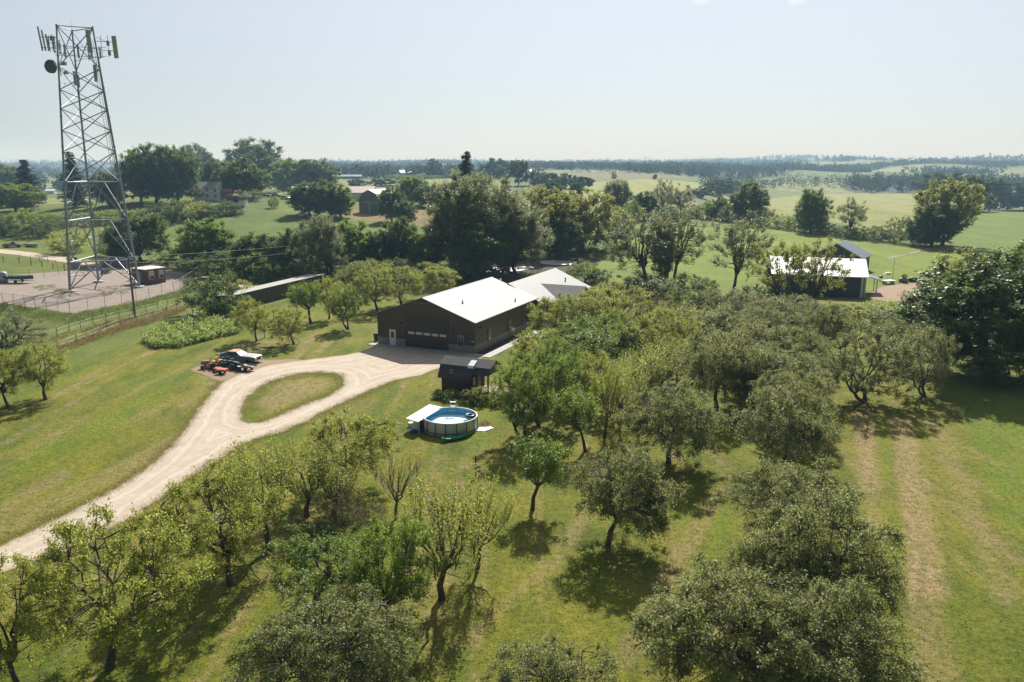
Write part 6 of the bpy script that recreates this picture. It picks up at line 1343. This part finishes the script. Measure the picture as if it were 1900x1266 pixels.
# farmstead
for a in [('round', 262, 375, 62, 283, 'dark tree at the left of the farmstead grove', None),
          ('maple', 290, 377, 74, 272, 'tall dark tree in the farmstead grove behind the mast', None),
          ('maple', 330, 376, 70, 275, 'tall dark tree left of the white farmhouse', None),
          ('round', 366, 361, 56, 272, 'grey green tree leaning over the white farmhouse', None),
          ('maple', 402, 362, 44, 297, 'dark small tree behind the white farmhouse roof', None),
          ('maple', 478, 360, 92, 262, 'tallest open crowned tree of the farmstead', None),
          ('round', 448, 366, 74, 297, 'round leafy tree shading the open shed', None),
          ('round', 545, 362, 70, 297, 'broad tree behind the parked cars', None),
          ('round', 588, 362, 66, 298, 'broad tree right of the parked cars', None),
          ('spruce', 140, 385, 56, 278, 'dark pine seen through the lattice mast', None),
          ('spruce', 55, 382, 62, 293, 'broad dark spruce at the far left', None),
          ('round', 20, 378, 60, 308, 'dark tree left of the broad spruce', None),
          ('round', 30, 392, 74, 342, 'green tree in front of the broad spruce', None),
          ('maple', 205, 384, 50, 322, 'dark tree just right of the mast legs', None),
          ('round', 575, 400, 62, 340, 'dark pasture tree left in the group before the grey barn', None),
          ('round', 612, 403, 60, 338, 'dark pasture tree centre in the group before the grey barn', None),
          ('round', 632, 404, 44, 348, 'dark pasture tree nearest the grey barn', None),
          ('round', 727, 412, 40, 348, 'dark tree covering the right side of the grey barn', None),
          ('round', 752, 418, 34, 372, 'smaller dark tree right of the grey barn', None),
          ('round', 765, 380, 50, 330, 'tree behind the barn row on the right', None),
          ('round', 795, 385, 44, 345, 'dark tree between barn row and spruce', None),
          ('far', 715, 345, 44, 332, 'low trees behind the long white barn', None),
          ('far', 665, 348, 34, 333, 'low tree behind the pink roof', None),
          ('bush', 425, 398, 52, 372, 'small bush beside the red wagon', None),
          ('bush', 508, 386, 18, 364, 'tiny tree in front of the parked cars', None),
          ('bush', 318, 412, 62, 372, 'grey shrub thicket below the farmhouse', None),
          ('bushlight', 352, 408, 64, 370, 'greener shrub thicket below the farmhouse', None),
          ('bush', 385, 405, 40, 376, 'dark shrub at the thicket right end', None),
          ('bush', 40, 432, 95, 390, 'dark scrub behind the old vehicles', None),
          ('bush', 75, 440, 60, 408, 'dark scrub to the right of the old vehicles', None),
          ('bushlight', 100, 425, 50, 396, 'light scrub between mast and old vehicles', None),
          ('bush', 5, 440, 60, 400, 'dark scrub at the far left edge', None),
          ('bushlight', 130, 470, 60, 428, 'light brush behind the mast left leg', None),
          ('bush', 215, 476, 60, 440, 'dark brush behind the mast foot', None),
          ('bushlight', 160, 415, 70, 395, 'overgrown fence line bush in the pasture', None),
          ('bushlight', 215, 412, 70, 390, 'overgrown bush under the mast dark tree', None),
          ('bushlight', 460, 372, 50, 352, 'garden bushes beside the parked cars', None)]:
    T(*a[:6], cx=a[6], group=G9)
# middle distance
G10 = 'hazy trees in the middle distance'
for a in [('far', 865, 345, 34, 305, 'hazy tree left of the tall spruce'), ('far', 805, 330, 30, 296, 'hazy tall tree above the pale field'), ('far', 780, 326, 28, 306, 'hazy round tree beside the far white barn'),
          ('far', 925, 332, 42, 295, 'hazy broad tree right of the spruce'), ('far', 962, 345, 32, 299, 'hazy tall round tree at the pale field end'), ('far', 995, 313, 10, 303, 'tiny lone tree on the skyline'),
          ('far', 905, 332, 26, 305, 'hazy low tree beside the broad one'), ('far', 990, 345, 34, 320, 'hazy hedge tree first of the diagonal'), ('far', 1018, 348, 36, 322, 'hazy hedge tree second of the diagonal'),
          ('far', 1050, 350, 36, 323, 'hazy hedge tree third of the diagonal'), ('far', 1080, 352, 34, 328, 'hazy hedge tree last of the diagonal'), ('far', 1024, 374, 40, 335, 'tree top above the golden trees'),
          ('far', 1068, 378, 22, 340, 'slim tree top above the golden trees'), ('far', 1302, 368, 34, 346, 'hazy round tree at the pale field corner'), ('far', 1335, 366, 44, 333, 'hazy broad tree at the pale field corner'),
          ('far', 1362, 364, 36, 335, 'hazy tree behind the dark forked hedgerow tree'), ('far', 1748, 380, 80, 322, 'dark round tree top behind the golden brown one'),
          ('far', 1800, 392, 50, 330, 'woodland edge tree next to the golden brown one'), ('far', 1835, 392, 52, 332, 'woodland edge tree second from the right corner'), ('far', 1868, 390, 50, 340, 'pale woodland edge tree at the right'), ('far', 1900, 390, 50, 352, 'woodland edge tree on the right frame edge'),
          ('far', 690, 328, 26, 315, 'dark round tree by the ranch house'), ('far', 650, 322, 22, 313, 'small dark tree behind the ranch house'), ('far', 706, 324, 14, 308, 'pointed hazy tree right of the ranch house'), ('far', 718, 325, 13, 309, 'second pointed hazy tree right of the ranch house'), ('far', 730, 326, 10, 314, 'third small hazy tree right of the ranch house'),
          ('far', 1045, 315, 26, 301, 'hazy tree cluster on the far crest'), ('far', 1062, 315, 12, 304, 'small hazy tree on the far crest')]:
    T(*a, group=G10)

# ----------------------------------------------------------------- far woods that read as one mass
def wood(name, pts, hts, mat, seed, q=110, leaf=1.6, asp=.9):
    rng = np.random.default_rng(seed); VV = []; AA = []; TT = []
    for (x, y, z), h_ in zip(pts, hts):
        r_ = h_ * rng.uniform(.30, .5); d = rng.normal(size=(q, 3)); d /= np.linalg.norm(d, axis=1)[:, None]
        d *= (rng.random((q, 1)) ** .25); lb = 1 + .25 * np.sin(3 * np.arctan2(d[:, 1], d[:, 0]) + rng.uniform(0, 6)) + .2 * np.sin(5 * d[:, 2] + rng.uniform(0, 6))
        c = np.column_stack([x + d[:, 0] * r_ * lb, y + d[:, 1] * r_ * lb, z + h_ * .52 + d[:, 2] * h_ * .5 * (1 + .15 * rng.normal())])
        VV.append(c); ax = rng.normal(size=(q, 3)); ax /= np.linalg.norm(ax, axis=1)[:, None]; AA.append(ax); tt = rng.random(); TT.append(np.clip(.7 * tt + .3 * rng.random(q), 0, .95))
    V, F = leaves_np(rng, np.concatenate(VV), np.concatenate(AA), leaf, asp)
    me = np_mesh(name, V, F, [mat], {'tint': ('FACE', 'FLOAT', np.concatenate(TT))}); o = bpy.data.objects.new(name, me); col.objects.link(o); tag(o, kind='stuff'); return o
def belt(line, per, dep, h_, mat, seed, q=110, leaf=1.6, label='distant belt of hazy trees'):
    rg = random.Random(seed); P_ = []; Hs = []
    w = [G(*p) for p in line]
    for a, b_ in zip(w, w[1:]):
        n_ = max(1, int((b_ - a).length / per))
        for k in range(n_):
            p = a.lerp(b_, (k + rg.random()) / n_); u = Vector((p.x, p.y, 0)).normalized() * rg.uniform(0, dep); x, y = p.x + u.x + rg.uniform(-3, 3), p.y + u.y
            P_.append((x, y, H1(x, y) - .5)); Hs.append(h_ * rg.uniform(.65, 1.2))
    o = wood('distant_wood', P_, Hs, mat, seed, q, leaf); o['label'] = label; o['category'] = 'wood'; return o
belt([(1300, 349), (1400, 355), (1480, 352), (1560, 351), (1640, 350), (1700, 352), (1745, 360)], 5, 140, 17, L_far, 1, label='wooded valley behind the far mown field')
belt([(1770, 372), (1830, 378), (1900, 380), (1960, 380)], 6, 150, 17, L_far, 2, label='wood edge beyond the right green field')
belt([(1060, 321), (1120, 322), (1180, 324), (1228, 325)], 9, 120, 20, L_far, 3, label='hazy wood on the centre skyline')
belt([(1228, 325), (1330, 329), (1440, 332)], 9, 160, 20, L_far, 4, label='hazy wood right of the centre skyline')
belt([(1100, 331), (1160, 333), (1240, 337)], 40, 15, 6, L_far, 5, label='low hedge between two pale fields')
belt([(0, 340), (90, 345), (200, 345), (260, 350)], 9, 150, 14, L_far, 6, label='hazy wood beyond the left farm')
belt([(600, 325), (700, 322), (760, 318)], 18, 100, 12, L_far, 7, label='hazy trees behind the ranch house')
belt([(500, 345), (560, 345), (640, 345)], 16, 40, 12, L_far, 8, label='dark trees behind the farmstead barns')
belt([(1150, 400), (1230, 412), (1300, 404), (1340, 408)], 6, 18, 7, L_far, 9, leaf=.9, label='dark scrub behind the airy trees')
rg = np.random.default_rng(9)
for sd, (r0, r1, n_, thr, q_, lf, lb) in enumerate([(950, 1900, 1100, .35, 50, 3.0, 'scattered hazy woods on the middle ridges'), (1900, 3600, 4200, .25, 26, 4.8, 'blue hazy woods on the far ridges'), (3600, 8200, 7000, .0, 14, 8.5, 'faint blue woods on the horizon ridges')]):
    P_ = []; Hs = []
    while len(P_) < n_:
        r_ = rg.uniform(r0, r1); a = math.radians(rg.uniform(-37, 37)); x, y = r_ * math.sin(a), r_ * math.cos(a)
        f_ = math.sin(x / 170 + sd) * math.sin(y / 210 + 2 * sd) + .6 * math.sin(x / 67 - y / 90) + .3 * (math.degrees(a) > 12)
        if f_ < thr: continue
        P_.append((x, y, H1(x, y) - 1)); Hs.append(rg.uniform(9, 17) * (1 + .35 * (r_ > 3600)))
    o = wood('distant_wood', P_, Hs, L_far, 50 + sd, q_, lf); o['label'] = lb; o['category'] = 'wood'
# ----------------------------------------------------------------- haze
hz = MB(); hz.bb(-9600, 9600, -9600, 9600, -34, 150)
hm = bpy.data.materials.new('haze'); hm.use_nodes = True; hn = hm.node_tree; hn.nodes.clear()
pv = hn.nodes.new('ShaderNodeVolumePrincipled'); pv.inputs['Color'].default_value = (.46, .70, 1, 1); pv.inputs['Absorption Color'].default_value = (.96, .985, 1, 1); pv.inputs['Density'].default_value = HAZE; pv.inputs['Anisotropy'].default_value = -.03
ho = hn.nodes.new('ShaderNodeOutputMaterial'); hn.links.new(pv.outputs[0], ho.inputs['Volume'])
tag(hz.build('haze', hm), kind='stuff')
